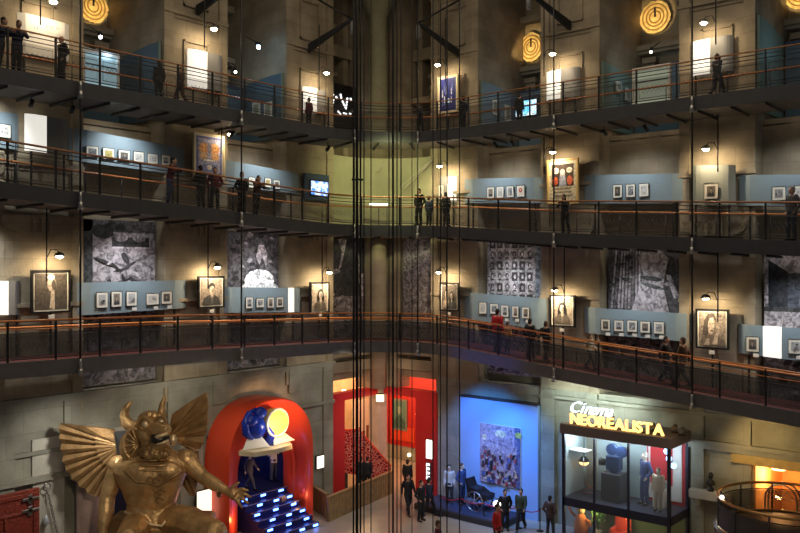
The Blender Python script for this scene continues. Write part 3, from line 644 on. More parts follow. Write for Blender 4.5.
panel('L','T',190,224,48,56,86,92,'folding board, white on the left half and grey on the right, top gallery left wall',[(0,.5,'glowwhite'),(.5,1,'lightgrey')],o=.3)
panel('L','T',305,328.5,86,91,112,115,'folding board, white left half and pale right half, top gallery next to the corner',[(0,.5,'glowwhite'),(.5,1,'lightgrey')],o=.3)
panel('R','T',545,578.5,72,66,100,96,'folding board, bright white and grey, top gallery right wall near the round gold projection',[(0,.47,'glowwhite'),(.47,1,'lightgrey')],o=.3)
panel('R','T',690,732,42,34,76,70,'folding board, bright white and grey, behind the blurred visitor on the top gallery',[(0,.48,'glowwhite'),(.48,1,'lightgrey')],o=.3)
def poster_c(b,k,x0,x1,z0,z1,y,s):
    w=x1-x0;h=z1-z0; r=random.Random(4)
    b.rect(x0,x1,z0,z1,y,(.03,.04,.22))
    for i in range(9):
        x=x0+w*r.uniform(.1,.85); z=z0+h*r.uniform(.15,.6); b.poly([(x,z),(x+.07*w,z),(x+.05*w,z+h*r.uniform(.15,.3)),(x+.01*w,z+h*.2)],y-.003*(i+1),r.choice([(.5,.55,.8),(.2,.25,.6),(.75,.78,.9)]))
    b.oval(x0+.55*w,z0+.3*h,.12*w,.08*h,y-.035,(.5,.7,.95))
stand_board('R','T',438,458,76,113,'cream-framed deep blue poster on the pier just right of the corner, top gallery','x',1,frame='creamframe',mount='white',drawer=poster_c,o=.3)
# ---- chapels of the top gallery: blue-grey linings, screens, gold projections
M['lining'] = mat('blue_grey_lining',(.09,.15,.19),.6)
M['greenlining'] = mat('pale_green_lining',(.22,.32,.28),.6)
def lining(side, s, d0, d1, z0, z1, label, m='lining', arch=.3, t=.08):
    # board standing along the chapel's side wall
    r = thing('chapel_board', label, 'display board', W(side, s, 0, z0), RZ[side]); sg = -1 if s > 0 else -1
    b = MB(); n = 10
    top = [(d0+(d1-d0)*i/n, z1-z0-arch*(i/n)**2) for i in range(n+1)]
    b.prism([(d0,0)]+top+[(d1,0)], 0, t, 'yz'); b.build('panel_sheet', M[m], r)
    b = MB(); b.box(0,t+.02,d0-.06,d0,0,z1-z0); b.build('edge_strip', M['greenlining'], r)
    return r
def backboard(side, a, c, d, z0, z1, label, m='lining'):
    r = thing('chapel_counter', label, 'display board', W(side, a, -d, z0), RZ[side])
    b = MB(); b.box(0, c-a, 0, .1, 0, z1-z0); b.build('panel_sheet', M[m], r)
    b = MB(); b.box(0, c-a, -.08, .1, z1-z0, z1-z0+.08); b.build('top_ledge', M['paneledge'], r)
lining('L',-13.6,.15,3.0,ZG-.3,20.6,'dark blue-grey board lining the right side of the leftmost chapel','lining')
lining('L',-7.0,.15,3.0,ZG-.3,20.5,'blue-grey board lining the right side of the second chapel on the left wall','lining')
lining('R',6.2,.1,3.2,ZG-.3,20.4,'blue-grey board lining the left side of the chapel with the small bright screen','panel')
lining('R',12.52,.1,3.0,ZG-.3,20.35,'pale green-lit board lining the left side of the chapel with the framed light window','greenlining')
lining('R',18.97,.1,3.2,ZG-.3,21.1,'pale green-lit tall board lining the chapel at the right edge of the top gallery','greenlining')
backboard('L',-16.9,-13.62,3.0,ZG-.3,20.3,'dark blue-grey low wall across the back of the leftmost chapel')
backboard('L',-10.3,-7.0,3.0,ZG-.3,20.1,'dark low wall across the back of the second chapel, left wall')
backboard('R',6.3,9.6,3.3,ZG-.3,20.3,'blue-grey low wall across the back of the chapel with the bright screen','panel')
backboard('R',12.65,16.0,3.1,ZG-.3,20.5,'dark low wall across the back of the chapel behind the framed light window')
backboard('R',19.1,22.2,3.3,ZG-.3,20.6,'dark blue low wall in the chapel at the right edge')
M['lightbox'] = mat('pale_blue_lightbox',(.3,.4,.42),.5,emit=(.42,.66,.74),es=.42,var=0)
def window_frame(side,x0,x1,yt,yb,o,label,inner):
    s0,s1,z0,z1=px_rect(side,x0,x1,yt,yb,o); w=s1-s0; h=z1-z0
    r=thing('light_box',label,'light box',W(side,s0,o,z0),RZ[side])
    b=MB()
    for q in ((0,w,0,.08),(0,w,h-.14,h),(0,.1,.08,h-.14),(w-.1,w,.08,h-.14)): b.box(q[0],q[1],-.08,.1,q[2],q[3])
    b.build('frame',M['white'],r)
    b=MB(); b.box(.1,w-.1,.0,.06,.08,h-.14); b.build('lit_panel',inner,r)
    b=MB(); b.box(.1,w-.1,-.04,-.01,h*.62,h*.65); b.build('cross_bar',M['dark'],r); return r
window_frame('L',82,118.5,51,92,-1.3,'pale blue lit square box in the leftmost chapel, top gallery',M['lightbox'])
window_frame('R',633,671,66,106,-.9,'white-framed window of pale green light in a chapel, right wall top gallery',mat('pale_green_lightbox',(.3,.33,.25),.5,emit=(.42,.48,.36),es=.35))
screen_board('R','T',511,540,96,118,516,536.5,100.5,115.5,'bright cyan screen in the chapel, behind a dark silhouetted visitor',-.6,screen_mat('cyan_screen_picture',(.15,.6,1),(.85,.97,1),2.4,3))
for i,(sd,x0,x1,yt,yb,o) in enumerate([('L',241,249,100,118,-1.5),('L',257,266,101,119,-1.5),('R',480,484,103,118,-1.4),('R',487,493,104,120,-1.4),('R',601,604,84,94,-1.2),('R',608,614,86,99,-1.2)]):
    ss={'L':-7.0,'R':6.3}[sd] if i<4 else 12.62
    # picture hung on the side lining
    z1=hit(sd,(x0+x1)/2,yt,o)[1]; z0=hit(sd,(x0+x1)/2,yb,o)[1]
    d=[.75,1.6,.9,2.0,1.0,1.9][i]
    r=thing('side_print','pale print %s, top gallery'%['nearer of two on the second chapel side board','farther of two on the second chapel side board','left of two beside the bright cyan screen','right of two beside the bright cyan screen','left of two on the pale green board','right of two on the pale green board'][i],'picture',W(sd,ss+(-.02 if sd=='L' else (.11 if i>3 else .0)),-d,z0),RZ[sd])
    b=MB(); sg=-1 if sd=='L' else 1
    b.box(min(0,sg*.04),max(0,sg*.04),0,.55,0,z1-z0); b.build('frame',M['cream'],r)
    b=MB(); b.box(min(sg*.04,sg*.045),max(sg*.04,sg*.045),.1,.45,.12,z1-z0-.12); b.build('print',mat('grey_green_print',(.35,.38,.28),.6),r)
# gold light projections on the back walls, built as solid coloured discs
M['golddisc'] = mat('gold_projection_colour',(.95,.72,.32),.5,var=.35,vscale=4)
def disc(side, px, py, rad, label, o=-4.0, dsc=True):
    s,z,_=hit(side,px,py,o)
    r=thing('gold_projection',label,'wall projection',W(side,s,o,z),RZ[side])
    b=MB()
    n=40; rr=random.Random(int(px))
    b.prism([((rad*(1+rr.uniform(-.06,.03)))*math.cos(2*PI*j/n),(rad*(1+rr.uniform(-.06,.03)))*math.sin(2*PI*j/n)) for j in range(n)],0,.05)
    b.build('face',M['golddisc'],r)
    for q in (.35,.55,.78):
        b=MB(); b.tube([(rad*q*math.cos(a*.2),-.01,rad*q*math.sin(a*.2)) for a in range(32)],.035,5,closed=True); b.build('ring',mat('dark_gold',(.45,.26,.07),.5),r)
    b=MB(); b.box(-.03,.05,-.04,-.01,0,rad*.6); b.build('hand',M['frame'],r)
    return W(side,s,o,z)
DISCS=[disc('L',93,6,.72,'gold round clock-like light projection at the top of the leftmost chapel'),disc('R',531,47,.74,'gold round light projection behind the pier, chapel with the bright screen'),disc('R',655,17,.76,'gold round clock-like light projection above the framed light window'),disc('R',801,-8,.7,'gold round light projection just peeking in at the top right corner')]
# ---- murals in the bays of the lower walkway
def gm(v): return v
def mural(side, s0, s1, z0, z1, label, draw, o=-.35, m='mural', sq=.5):
    r = thing('mural', label, 'mural', W(side, s0, o, z0), RZ[side])
    b = MB(); b.box(0, s1-s0, 0, .06, 0, z1-z0); b.build('backing', M['dark'], r)
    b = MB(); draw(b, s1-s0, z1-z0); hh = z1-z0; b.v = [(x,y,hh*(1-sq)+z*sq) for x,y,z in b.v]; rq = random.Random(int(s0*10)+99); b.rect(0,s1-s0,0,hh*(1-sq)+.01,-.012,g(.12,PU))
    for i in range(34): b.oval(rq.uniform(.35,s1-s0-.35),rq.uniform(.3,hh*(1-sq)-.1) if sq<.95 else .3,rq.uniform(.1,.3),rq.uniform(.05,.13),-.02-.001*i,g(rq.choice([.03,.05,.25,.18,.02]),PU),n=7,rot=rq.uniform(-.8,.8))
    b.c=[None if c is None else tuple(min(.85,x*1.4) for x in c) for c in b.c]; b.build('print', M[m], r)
PU=(1.0,.90,.96)
def mur1(b,w,h):
    b.rect(0,w,0,h,-.01,g(.22,PU)); b.rect(0,.5,0,h,-.02,g(.03)); b.rect(.0,w,h-.9,h,-.02,g(.07,PU)); b.rect(1.3,w-.3,h-2.1,h-1.3,-.025,g(.03))
    for x in (1.7,2.5): b.oval(x,h-1.3,.3,.38,-.03,g(.28,PU)); 
    b.rect(1.3,w-.3,h-2.2,h-2.05,-.035,g(.35,PU)); b.oval(.9,h-.9,.5,.6,-.03,g(.02),n=7,rot=.4); b.oval(1.5,h-.5,.5,.25,-.031,g(.03),n=6,rot=-.4)
    r=random.Random(3)
    for i in range(26):
        a=r.uniform(0,PI); x=r.uniform(.8,w-.6); z=r.uniform(.3,h-2.6); L=r.uniform(.2,.6); t=r.uniform(.05,.14)
        b.oval(x,z,L,t,-.03-.002*i,g(r.choice([.02,.02,.03,.30,.12]),PU),rot=a,n=8)
def mur2(b,w,h):
    b.rect(0,w,0,h,-.01,g(.08,PU)); r=random.Random(5)
    for i in range(60):
        b.oval(r.uniform(.25,w-.25),r.uniform(.3,h-.3),r.uniform(.06,.2),r.uniform(.12,.28),-.02-.001*i,g(r.choice([.02,.04,.12,.28]),PU),n=7,rot=r.uniform(0,3))
    b.oval(w*.62,h*.27,w*.28,h*.17,-.09,g(.75)); b.oval(w*.62,h*.14,w*.37,h*.13,-.095,g(.6)); b.rect(w*.1,w-.02,.0,h*.08,-.1,g(.35))
    b.poly([(w*.55,h*.62),(w*.62,h*.50),(w*.66,h*.62),(w*.74,h*.48),(w*.76,h*.66),(w*.70,h*.80),(w*.60,h*.80)],-.1,g(.42,PU))
def mur3(b,w,h):
    b.rect(0,w,0,h,-.01,g(.02)); b.poly([(w*.25,h*.98),(w*.5,h*.95),(w*.42,h*.7),(w*.35,h*.5),(w*.28,h*.45),(w*.38,h*.75)],-.02,g(.22,PU)); b.poly([(w*.66,h*.98),(w*.8,h*.85),(w*.9,h*.5),(w*.84,h*.2),(w*.8,h*.55),(w*.7,h*.8)],-.02,g(.16,PU))
    b.oval(w*.2,h*.42,w*.13,h*.04,-.03,g(.2,PU),rot=.5); b.poly([(w*.92,0),(w,0),(w,h*.4),(w*.82,h*.35)],-.02,g(.30,PU))
def mur4(b,w,h):
    b.rect(0,w,0,h,-.01,g(.16,PU)); 
    for i in range(9): b.rect(.1,w-.1,h*i/9,h*i/9+.03,-.02,g(.09,PU))
    b.oval(w*.3,h*.75,.1,.06,-.03,g(.03)); b.oval(w*.7,h*.9,.2,.04,-.03,g(.04))
def mur5(b,w,h):
    b.rect(0,w,0,h,-.01,g(.26,(1,.95,1))); b.rect(w*.86,w,0,h,-.012,g(.16,(.8,.9,1.1)))
    r=random.Random(8); nx,nz=6,12; cw=w*.80/nx; ch=h*.98/nz
    for i in range(nx):
        for j in range(nz):
            x=.1+i*cw; z=.05+j*ch; v=r.choice([.03,.05,.2,.3]); b.rect(x+.05,x+cw-.05,z+.06,z+ch-.05,-.02,g(v,PU)); b.oval(x+cw/2,z+ch*.58,cw*.26,ch*.26,-.024,g(.02)); b.oval(x+cw*(.5+r.uniform(-.06,.06)),z+ch*.52,cw*.16,ch*.19,-.028,g(r.choice([.2,.3,.4]),PU)); b.poly([(x+.08,z+.08),(x+cw-.08,z+.08),(x+cw*.65,z+ch*.3),(x+cw*.35,z+ch*.3)],-.026,g(.03))
def mur6(b,w,h):
    b.rect(0,w,0,h,-.01,g(.05,PU)); r=random.Random(9)
    for i in range(9): b.poly([(.1+i*.16,h*.1),(.2+i*.16,h*.1),(.42+i*.13,h*.9),(.36+i*.13,h*.9)],-.02-.001*i,g(r.choice([.16,.25,.09]),PU))
    for i in range(30): b.oval(r.uniform(.3,w-.3),r.uniform(h*.35,h-.4),r.uniform(.06,.2),r.uniform(.06,.2),-.035-.001*i,g(r.choice([.03,.15,.03,.22]),PU),n=7)
    b.poly([(w*.42,h*.78),(w*.5,h*.86),(w*.62,h*.90),(w*.72,h*.86),(w*.84,h*.76),(w*.8,h*.62),(w*.76,h*.4),(w*.86,0),(w*.3,0),(w*.42,h*.3),(w*.5,h*.55)],-.07,g(.20,PU)); b.oval(w*.62,h*.94,w*.08,h*.05,-.075,g(.10,PU))
    b.poly([(w*.8,h*.55),(w*.86,h*.55),(w*.98,h*.25),(w*.9,h*.25)],-.075,g(.26,PU)); b.oval(w*.6,h*.5,w*.16,h*.03,-.08,g(.03),rot=-.3); b.oval(w*.62,h*.4,w*.18,h*.025,-.08,g(.05),rot=-.5)
def mur7(b,w,h):
    b.rect(0,w,0,h,-.01,g(.25,PU)); b.poly([(w*.05,h*.3),(w*.05,h*.86),(w*.28,h*.72),(w*.28,h*.3)],-.02,g(.02,(.8,.9,1.2))); b.rect(w*.28,w*.42,h*.3,h*.7,-.02,g(.05,(.8,.9,1.2))); b.rect(0,w,h*.25,h*.3,-.03,g(.03))
    for x in (.5,.58,.66): b.rect(w*x,w*x+.06,h*.75,h*.95,-.02,g(.16,PU))
    b.oval(w*.55,h*.5,w*.05,h*.02,-.03,g(.05)); b.rect(w*.8,w*.9,h*.3,h*.9,-.02,g(.06,PU))
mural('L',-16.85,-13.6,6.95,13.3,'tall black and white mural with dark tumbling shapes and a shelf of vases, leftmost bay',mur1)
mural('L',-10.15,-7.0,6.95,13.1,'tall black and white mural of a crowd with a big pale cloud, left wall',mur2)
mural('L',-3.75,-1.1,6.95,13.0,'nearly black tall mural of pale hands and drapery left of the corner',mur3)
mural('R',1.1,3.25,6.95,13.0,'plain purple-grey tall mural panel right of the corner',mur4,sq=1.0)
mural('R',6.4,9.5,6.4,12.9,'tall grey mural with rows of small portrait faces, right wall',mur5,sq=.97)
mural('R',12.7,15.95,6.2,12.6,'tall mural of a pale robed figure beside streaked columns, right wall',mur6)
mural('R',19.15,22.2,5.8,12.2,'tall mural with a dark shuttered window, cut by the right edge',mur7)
# ---- lamps on thin hanging rods
LAMPS = []
def hanging_lamp(side, k, hx, hy, label, pw_=1.0, rod_dx=0.0, up='A', o=.95, power=1.0, armside=-1, tgt=None, col=(1,.78,.50)):
    s, z, _ = hit(side, hx, hy, o)
    ztop = {'A':(ZPROF,'A'),'T':(ZPROF,'T'),'X':(None,None)}[up]
    srod = s+.45*armside
    if ztop[0]:
        i0 = min(range(len(PATH)), key=lambda i: abs(PATH[i][2]-srod)); zt = ZPROF[ztop[1]][i0]
    else: zt = z+2.2
    p = W(side, srod, o, z)
    r = thing('hanging_lamp', label, 'lamp', p, RZ[side], 'hanging lamps over the portrait boards')
    L = s-srod
    b = MB(); b.cyl((0,0,-.9),(0,0,zt-z),.025,n=6); b.build('rod', M['black'], r)
    b = MB(); b.tube([(0,0,-.1),(L*.3,-.02,.22),(L*.8,-.03,.22),(L,-.03,.12)], .018, 5); b.build('arm', M['black'], r)
    b = MB(); b.lathe([(.05,.15),(.14,.09),(.19,0),(.185,-.01),(.13,.07),(.02,.12)], (L,-.03,0), 12); b.build('lamp_shade', M['steel'], r)
    b = MB(); b.ell((L,-.03,-.01), (.13,.13,.075), 10, 6); b.build('bulb', M['bulb'], r)
    LAMPS.append((side, s, o, z, pw_, col))
    return r
HL=[('L','B',59,256,'hanging lamp over the leftmost large sepia portrait, lower walkway','A'),('L','B',217,267,'hanging lamp over the portrait of the bearded man','A'),('L','B',329,272,'hanging lamp over the portrait of the long-haired woman','A'),
('R','B',439,272,'hanging lamp over the photograph of the embracing couple','A'),('R','B',555,290,'hanging lamp over the portrait of a woman in a coat','A'),('R','B',706,298,'hanging lamp over the close-up photograph of a smiling person','A'),
('L','A',230,134,'hanging lamp above the orange and violet poster, middle walkway','T'),('R','A',440,166,'hanging lamp over the small white board right of the corner','T'),('R','A',553,152,'hanging lamp over the gold-framed poster','T'),('R','A',706,149,'hanging lamp over the tall grey-green board','T'),
('L','T',53,2,'hanging lamp over the wide white board, top left','X'),('L','T',213.5,29,'hanging lamp over the folding board on the second left pier, top gallery','X'),('L','T',326,73,'hanging lamp over the folding board next to the corner, top gallery','X'),
('R','T',438,65,'hanging lamp over the deep blue poster, top gallery','X'),('R','T',553,54,'hanging lamp over the white folding board near the round gold projection','X'),('R','T',704,23,'hanging lamp over the board with the blurred visitor','X')]
for (sd,k,x,y,lb,up) in HL:
    arm = 1 if (x in (706,555,704,439,440) and sd=='R') else -1
    if x in (439,440,438): arm=1
    hanging_lamp(sd,k,x,y,lb,{230:.2,59:.8,706:.75}.get(x,.5 if k=='T' else 1.0) if not (x==553 and k=='A') else .6,up=up,armside=arm,o=.9)
# lamp-carrying outriggers near the top of the picture
def outrigger(side, s, z, label, ds=.9, do=2.0, dz=2.2):
    r = thing('bracket', label, 'bracket', W(side, s, .12, z), RZ[side], 'dark sloping brackets on the upper piers')
    b = MB()
    sg = 1 if side == 'L' else -1
    A0=(0,0,0); A1=(sg*ds,-do,dz*.55)
    b.M=Matrix.Identity(4)
    def bar(p,q,w0,h0,w1,h1):
        p=Vector(p);q=Vector(q);d=(q-p).normalized();sd=d.cross(Vector((0,0,1))).normalized();u=Vector((0,0,1))
        b.loft([[tuple(p+sd*w0+u*h0),tuple(p-sd*w0+u*h0),tuple(p-sd*w0-u*h0),tuple(p+sd*w0-u*h0)],[tuple(q+sd*w1+u*h1),tuple(q-sd*w1+u*h1),tuple(q-sd*w1-u*h1),tuple(q+sd*w1-u*h1)]],smooth=False)
    bar(A0,A1,.09,.20,.05,.07); b.build('arm', M['black'], r)
    b=MB(); b.tube([(sg*-.1,0,2.6),A1],.05,5); b.build('tie', M['black'], r)
    b=MB(); b.cyl((A1[0],A1[1],A1[2]-.1),(A1[0],A1[1],A1[2]-.75),.09,.11,n=8); b.build('lamp_can', M['lightgrey'], r)
outrigger('L',-5.5,21.9,'dark sloping bracket on the pier just left of the corner')
outrigger('L',-11.9,22.2,'dark sloping bracket on the middle pier of the left wall')
outrigger('R',5.0,21.9,'dark sloping bracket on the pier just right of the corner')
outrigger('R',11.1,22.1,'dark sloping bracket on the middle pier of the right wall')
# small clip spots under the top gallery and on rods
CL=[('L',31,96),('L',72,100),('R',495,147),('R',512,152),('R',604,140),('R',645,134),('L',232,130),('L',328,157)]
for i,(sd,x,y) in enumerate(CL):
    s,z,_=hit(sd,x,y,1.4); i0=min(range(len(PATH)),key=lambda i:abs(PATH[i][2]-s)); z=ZPROF['T'][i0]+.0
    r=thing('clip_spotlight','small dark clip spotlight under the top gallery, %s'%['nearest the left edge','second from the left edge','left of two over the four-print board','right of two over the four-print board','left of two over the three-photograph board','right of two over the three-photograph board','over the orange and violet poster','over the television'][i],'spotlight',W(sd,s,1.4,z),RZ[sd],'clip spotlights under the gallery')
    b=MB(); b.cyl((0,0,.05),(0,0,-.22),.02,n=6); b.build('stem',M['black'],r)
    b=MB(); b.cyl((0,-.1,-.20),(.04,.12,-.36),.07,.085,n=10); b.build('lamp_can',M['black'],r)
# small cool star lights
for i,(sd,x,y,o,c,e,rd) in enumerate([('L',258.5,47,-.5,(.35,.65,1),60,.09),('L',100.5,37,-2.4,(.9,.95,1),25,.07),('L',235.5,72,-.8,(.9,.9,.8),18,.06),('R',651,52,-2.0,(1,.95,.8),14,.06)]):
    s,z,_=hit(sd,x,y,o)
    r=thing('small_spotlight',['bright blue-white spotlight in the second chapel of the left wall','small white spotlight above the pale blue lit box','small white spotlight at the foot of the second chapel','small spotlight above the framed window of pale green light'][i],'spotlight',W(sd,s,o,z),RZ[sd])
    b=MB(); b.ell((0,0,0),rd,10,6); b.build('bulb',mat('small_lamp_%d'%i,(1,1,1),.5,emit=c,es=e),r)
    b=MB(); b.lathe([(.02,0),(rd*1.4,.02),(rd*1.3,.16),(.03,.2)],(0,.05,rd*.6),8); b.cyl((0,.05,rd+.1),(0,1.0,rd+.6),.02,n=5); b.build('housing',M['black'],r)
# ------------------------------------------------------------------ ground floor, left: red arch with the blue stairs
M['redarch'] = mat('glossy_red_arch',(.80,.075,.025),.38,coat=.25)
M['bluedark'] = mat('dark_blue_step',(.012,.014,.10),.35)
M['led'] = mat('blue_led',(.1,.2,1),.5,emit=(.10,.25,1),es=9)
M['navy'] = mat('navy_interior',(.01,.012,.05),.7)
def arch_ring(sc, hw, top, o, n=28, z0=0.0, p=2.3):
    spring = top-hw*1.05; pts=[(sc-hw,-o,z0)]; 
    pts.append((sc-hw,-o,(z0+spring)/2))
    for i in range(n+1):
        a=PI-PI*i/n; c=math.cos(a); s=math.sin(a)
        pts.append((sc+hw*math.copysign(abs(c)**(2/p),c),-o,spring+(top-spring)*abs(s)**(2/p)))
    pts.append((sc+hw,-o,(z0+spring)/2)); pts.append((sc+hw,-o,z0)); return pts
SA=-9.15
r=thing('entrance_arch','big glossy red arch with a deep rounded funnel over blue-lit stairs, ground floor','arch',(0,0,0))
def shift(p,d): return [(x-d[0],y-d[1],z-d[2]) for x,y,z in p]
r.location=(SA,-.9,0); D0=(SA,-.9,0)
R_=[arch_ring(SA+.16,2.48,5.76,.05),arch_ring(SA+.16,2.46,5.78,1.40),arch_ring(SA+.16,2.38,5.70,1.58)]
b=MB(); b.loft([shift(x,D0) for x in R_],closed=False); b.build('outer_shell',M['redarch'],r)
R_=[arch_ring(SA+.16,2.38,5.70,1.58),arch_ring(SA+.20,2.22,5.3,1.52),arch_ring(SA+.38,1.96,4.7,1.15),arch_ring(SA+.55,1.76,4.3,.85)]
b=MB(); b.loft([shift(x,D0) for x in R_],closed=False); b.build('front_face',M['redarch'],r)
for q,(h0,h1,t0,t1,o0,o1) in enumerate([(1.80,1.72,4.3,4.15,.85,.6),(1.68,1.60,4.1,4.0,.68,.4),(1.57,1.52,3.95,3.88,.48,.05)]):
    R_=[arch_ring(SA+.60,h0,t0,o0),arch_ring(SA+.60,(h0+h1)/2-.02,(t0+t1)/2,o0-.1),arch_ring(SA+.60,h1,t1,o1)]
    if q<2: R_.append(arch_ring(SA+.60,h1,t1,o1-.25))
    b=MB(); b.loft([shift(x,D0) for x in R_],closed=False); b.build('inner_fold',M['redarch'],r)
# dark room behind the arch
b=MB(); x0,x1=-11.3,-6.9
b.box(x0-.1,x0,-.0,4,0,4.6); b.box(x1,x1+.1,0,4,0,4.6); b.box(x0,x1,3.9,4,0,4.6); b.box(x0,x1,.0,4,4.35,4.6); b.box(x0,x1,0,4,1.30,1.42)
o=b.build('wall_arch_room',M['navy']); tag(o,kind='structure')
# stairs
r=thing('lit_staircase','dark blue stairs with small glowing blue lights under the red arch','stairs',(SA+.58,-.05,0))
S=6
for i in range(S):
    z=1.42-(i)*.24; y0=-.42*i; b=MB(); b.box(-1.38,1.38,y0-.42,y0,0,z-.02); b.build('step',M['bluedark'],r)
    b=MB(); b.box(-1.38,1.38,y0-.44,y0-.38,z-.02,z+.005); b.build('nosing',mat('step_nosing',(.25,.2,.3),.4) if i==0 else bpy.data.materials['step_nosing'],r)
    for k,x in enumerate([-1.1,-.05,1.0] if i%2==0 else [-.6,.35,1.15]):
        b=MB(); b.bbox(x-.14,x+.14,y0-.455,y0-.42,z-.15,z-.06,.01); b.build('step_light',M['led'],r)
# sculpture over the arch
r=thing('arch_sculpture','blue curled figure and yellow drum on a pale pointed shelf over the red arch','sculpture',(hit('L',267,443,2.2)[0],-2.0,hit('L',267,443,2.0)[1]-.12),0,None,1.05)
M['cyansign']=mat('glossy_blue',(.01,.04,.45),.25); M['yellow']=mat('bright_yellow',(.85,.62,.15),.4)
b=MB(); b.prism([(-1.35,-.1),(-1.1,-.75),(-.2,-.95),(.8,-.8),(1.25,-.1),(.6,.25),(-.7,.25)],-.12,.06,'xy'); b.build('shelf',mat('cream_shelf',(.75,.65,.45),.5),r)
b=MB(); b.add([(-1.25,-.2,.08),(-.15,-.55,.10),(-.55,.05,.95),(-.2,-.1,.1)],[(0,1,2),(0,2,3),(1,3,2),(0,3,1)]); b.add([(.1,-.5,.1),(1.35,-.35,.1),(.45,.0,.85),(.3,-.1,.1)],[(0,1,2),(0,2,3),(1,3,2),(0,3,1)]); b.build('pointed_sail',M['white'],r)
b=MB(); b.ell((-.45,-.1,.85),(.42,.3,.5),14,10); b.ell((-.75,-.15,1.15),(.3,.22,.25),12,8); b.ell((-.35,-.2,1.42),(.3,.22,.24),12,8); b.tube([(-.7,-.1,.5),(-1.0,-.1,.7),(-1.05,-.1,1.1),(-.85,-.1,1.45),(-.5,-.1,1.6)],[.16,.16,.14,.12,.05],8); b.tube([(.1,-.2,.1),(.15,-.25,.5),(-.1,-.2,.9)],[.2,.16,.1],8); b.build('curled_figure',M['cyansign'],r)
b=MB(); b.cyl((.4,-.35,.95),(.45,.05,.95),.55,.55,n=24); b.build('drum',M['yellow'],r)
b=MB(); b.tube([(.4+.55*math.cos(a*PI/12),-.37,.95+.55*math.sin(a*PI/12)) for a in range(24)],.05,6,closed=True); b.build('drum_rim',M['white'],r)
b=MB(); b.box(-.02,.12,-.1,1.85,-.10,.02); b.build('bracket_arm',M['black'],r)
# pale figures in the dark room
def mannequin(name,label,loc,rz,bodycol,clothcol,pose,sc=1.0,cat='mannequin'):
    return make_figure(name,label,cat,loc,rz,pose,dict(skin=bodycol,top=clothcol,legs=clothcol,hair=bodycol,shoe=bodycol),sc)
# wall signs
def lightbox(name,side,x0,x1,yt,yb,o,label,em,es,cat='sign',marks=None):
    s0,s1,z0,z1=px_rect(side,x0,x1,yt,yb,o)
    r=thing(name,label,cat,W(side,s0,o,z0),RZ[side]); w=s1-s0;h=z1-z0
    b=MB(); b.box(-.03,w+.03,.0,o-.001 if o<.3 else .12,-.03,h+.03); b.build('box',M['dark'],r)
    b=MB(); b.box(0,w,-.03,.0,0,h); b.build('lit_face',mat('lit_face_'+name,(.8,.8,.75),.5,emit=em,es=es),r)
    if marks: 
        b=MB(); marks(b,w,h); b.build('marks',M['frame'],r)
    return r
lightbox('lit_sign','L',317,323.5,456,468,.15,'small square white lit sign on the wall right of the red arch',(1,.95,.75),1.6)
lightbox('lit_screen','L',197,214,490,522,.5,'bright cream lit panel behind the statue, left of the red arch',(1,.9,.68),1.3,'light panel')
lightbox('lit_totem','R',426.5,432,440,458.5,.16,'narrow upright white lit sign on the red pillar',(.95,1,.85),2.6)
s0,s1,z0,z1=px_rect('R',426.5,431.5,463,480,.16)
r=thing('lit_lettering','small white glowing upright lettering below the lit sign on the red pillar','sign',W('R',s0,.16,z0),RZ['R'])
m_=mat('white_neon',(1,1,1),.5,emit=(.95,1,.95),es=2.2); hh=(z1-z0)
for i in range(4):
    b=MB(); z=hh*(.78-.25*i); b.tube([(.03,-.03,z),(.03,-.03,z+hh*.18),(.2,-.03,z+hh*.18),(.2,-.03,z+hh*.08),(.05,-.03,z+hh*.08)],.02,5); b.build('letter',m_,r)
b=MB(); b.box(-.02,.28,0,.05,-.05,hh+.02); b.build('backplate',M['dark'],r)
# ---- corner room: wooden parapet, red flowered balustrade, picture, lamps
P1=on_z(328,522); P2=on_z(391,493.5)
d=(P2-P1); L_=d.length; a_=math.atan2(d.y,d.x)
M['wood']=mat('brown_wood_boarding',(.30,.19,.08),.5,var=.25,vscale=4)
r=thing('parapet','long low brown boarded parapet in front of the corner room','parapet',P1,a_)
b=MB()
n=26
for i in range(n): b.bbox(L_*i/n+.004,L_*(i+1)/n-.004,-.06,.06,0,1.08,.008)
b.build('boarding',M['wood'],r); b=MB(); b.bbox(-.03,L_+.03,-.10,.10,1.08,1.15,.02); b.build('cap',M['wood'],r)
P0=on_z(300,503); 
d=(P1-P0); 
r=thing('parapet','short dark parapet joining the boarded one to the red arch','parapet',P0+Vector((.25,.1,0)),math.atan2(d.y,d.x))
b=MB(); b.bbox(0,d.length-.35,-.06,.06,0,1.05,.01); b.build('boarding',M['wood'],r); b=MB(); b.bbox(0,d.length-.35,-.09,.09,1.05,1.12,.02); b.build('cap',M['wood'],r)
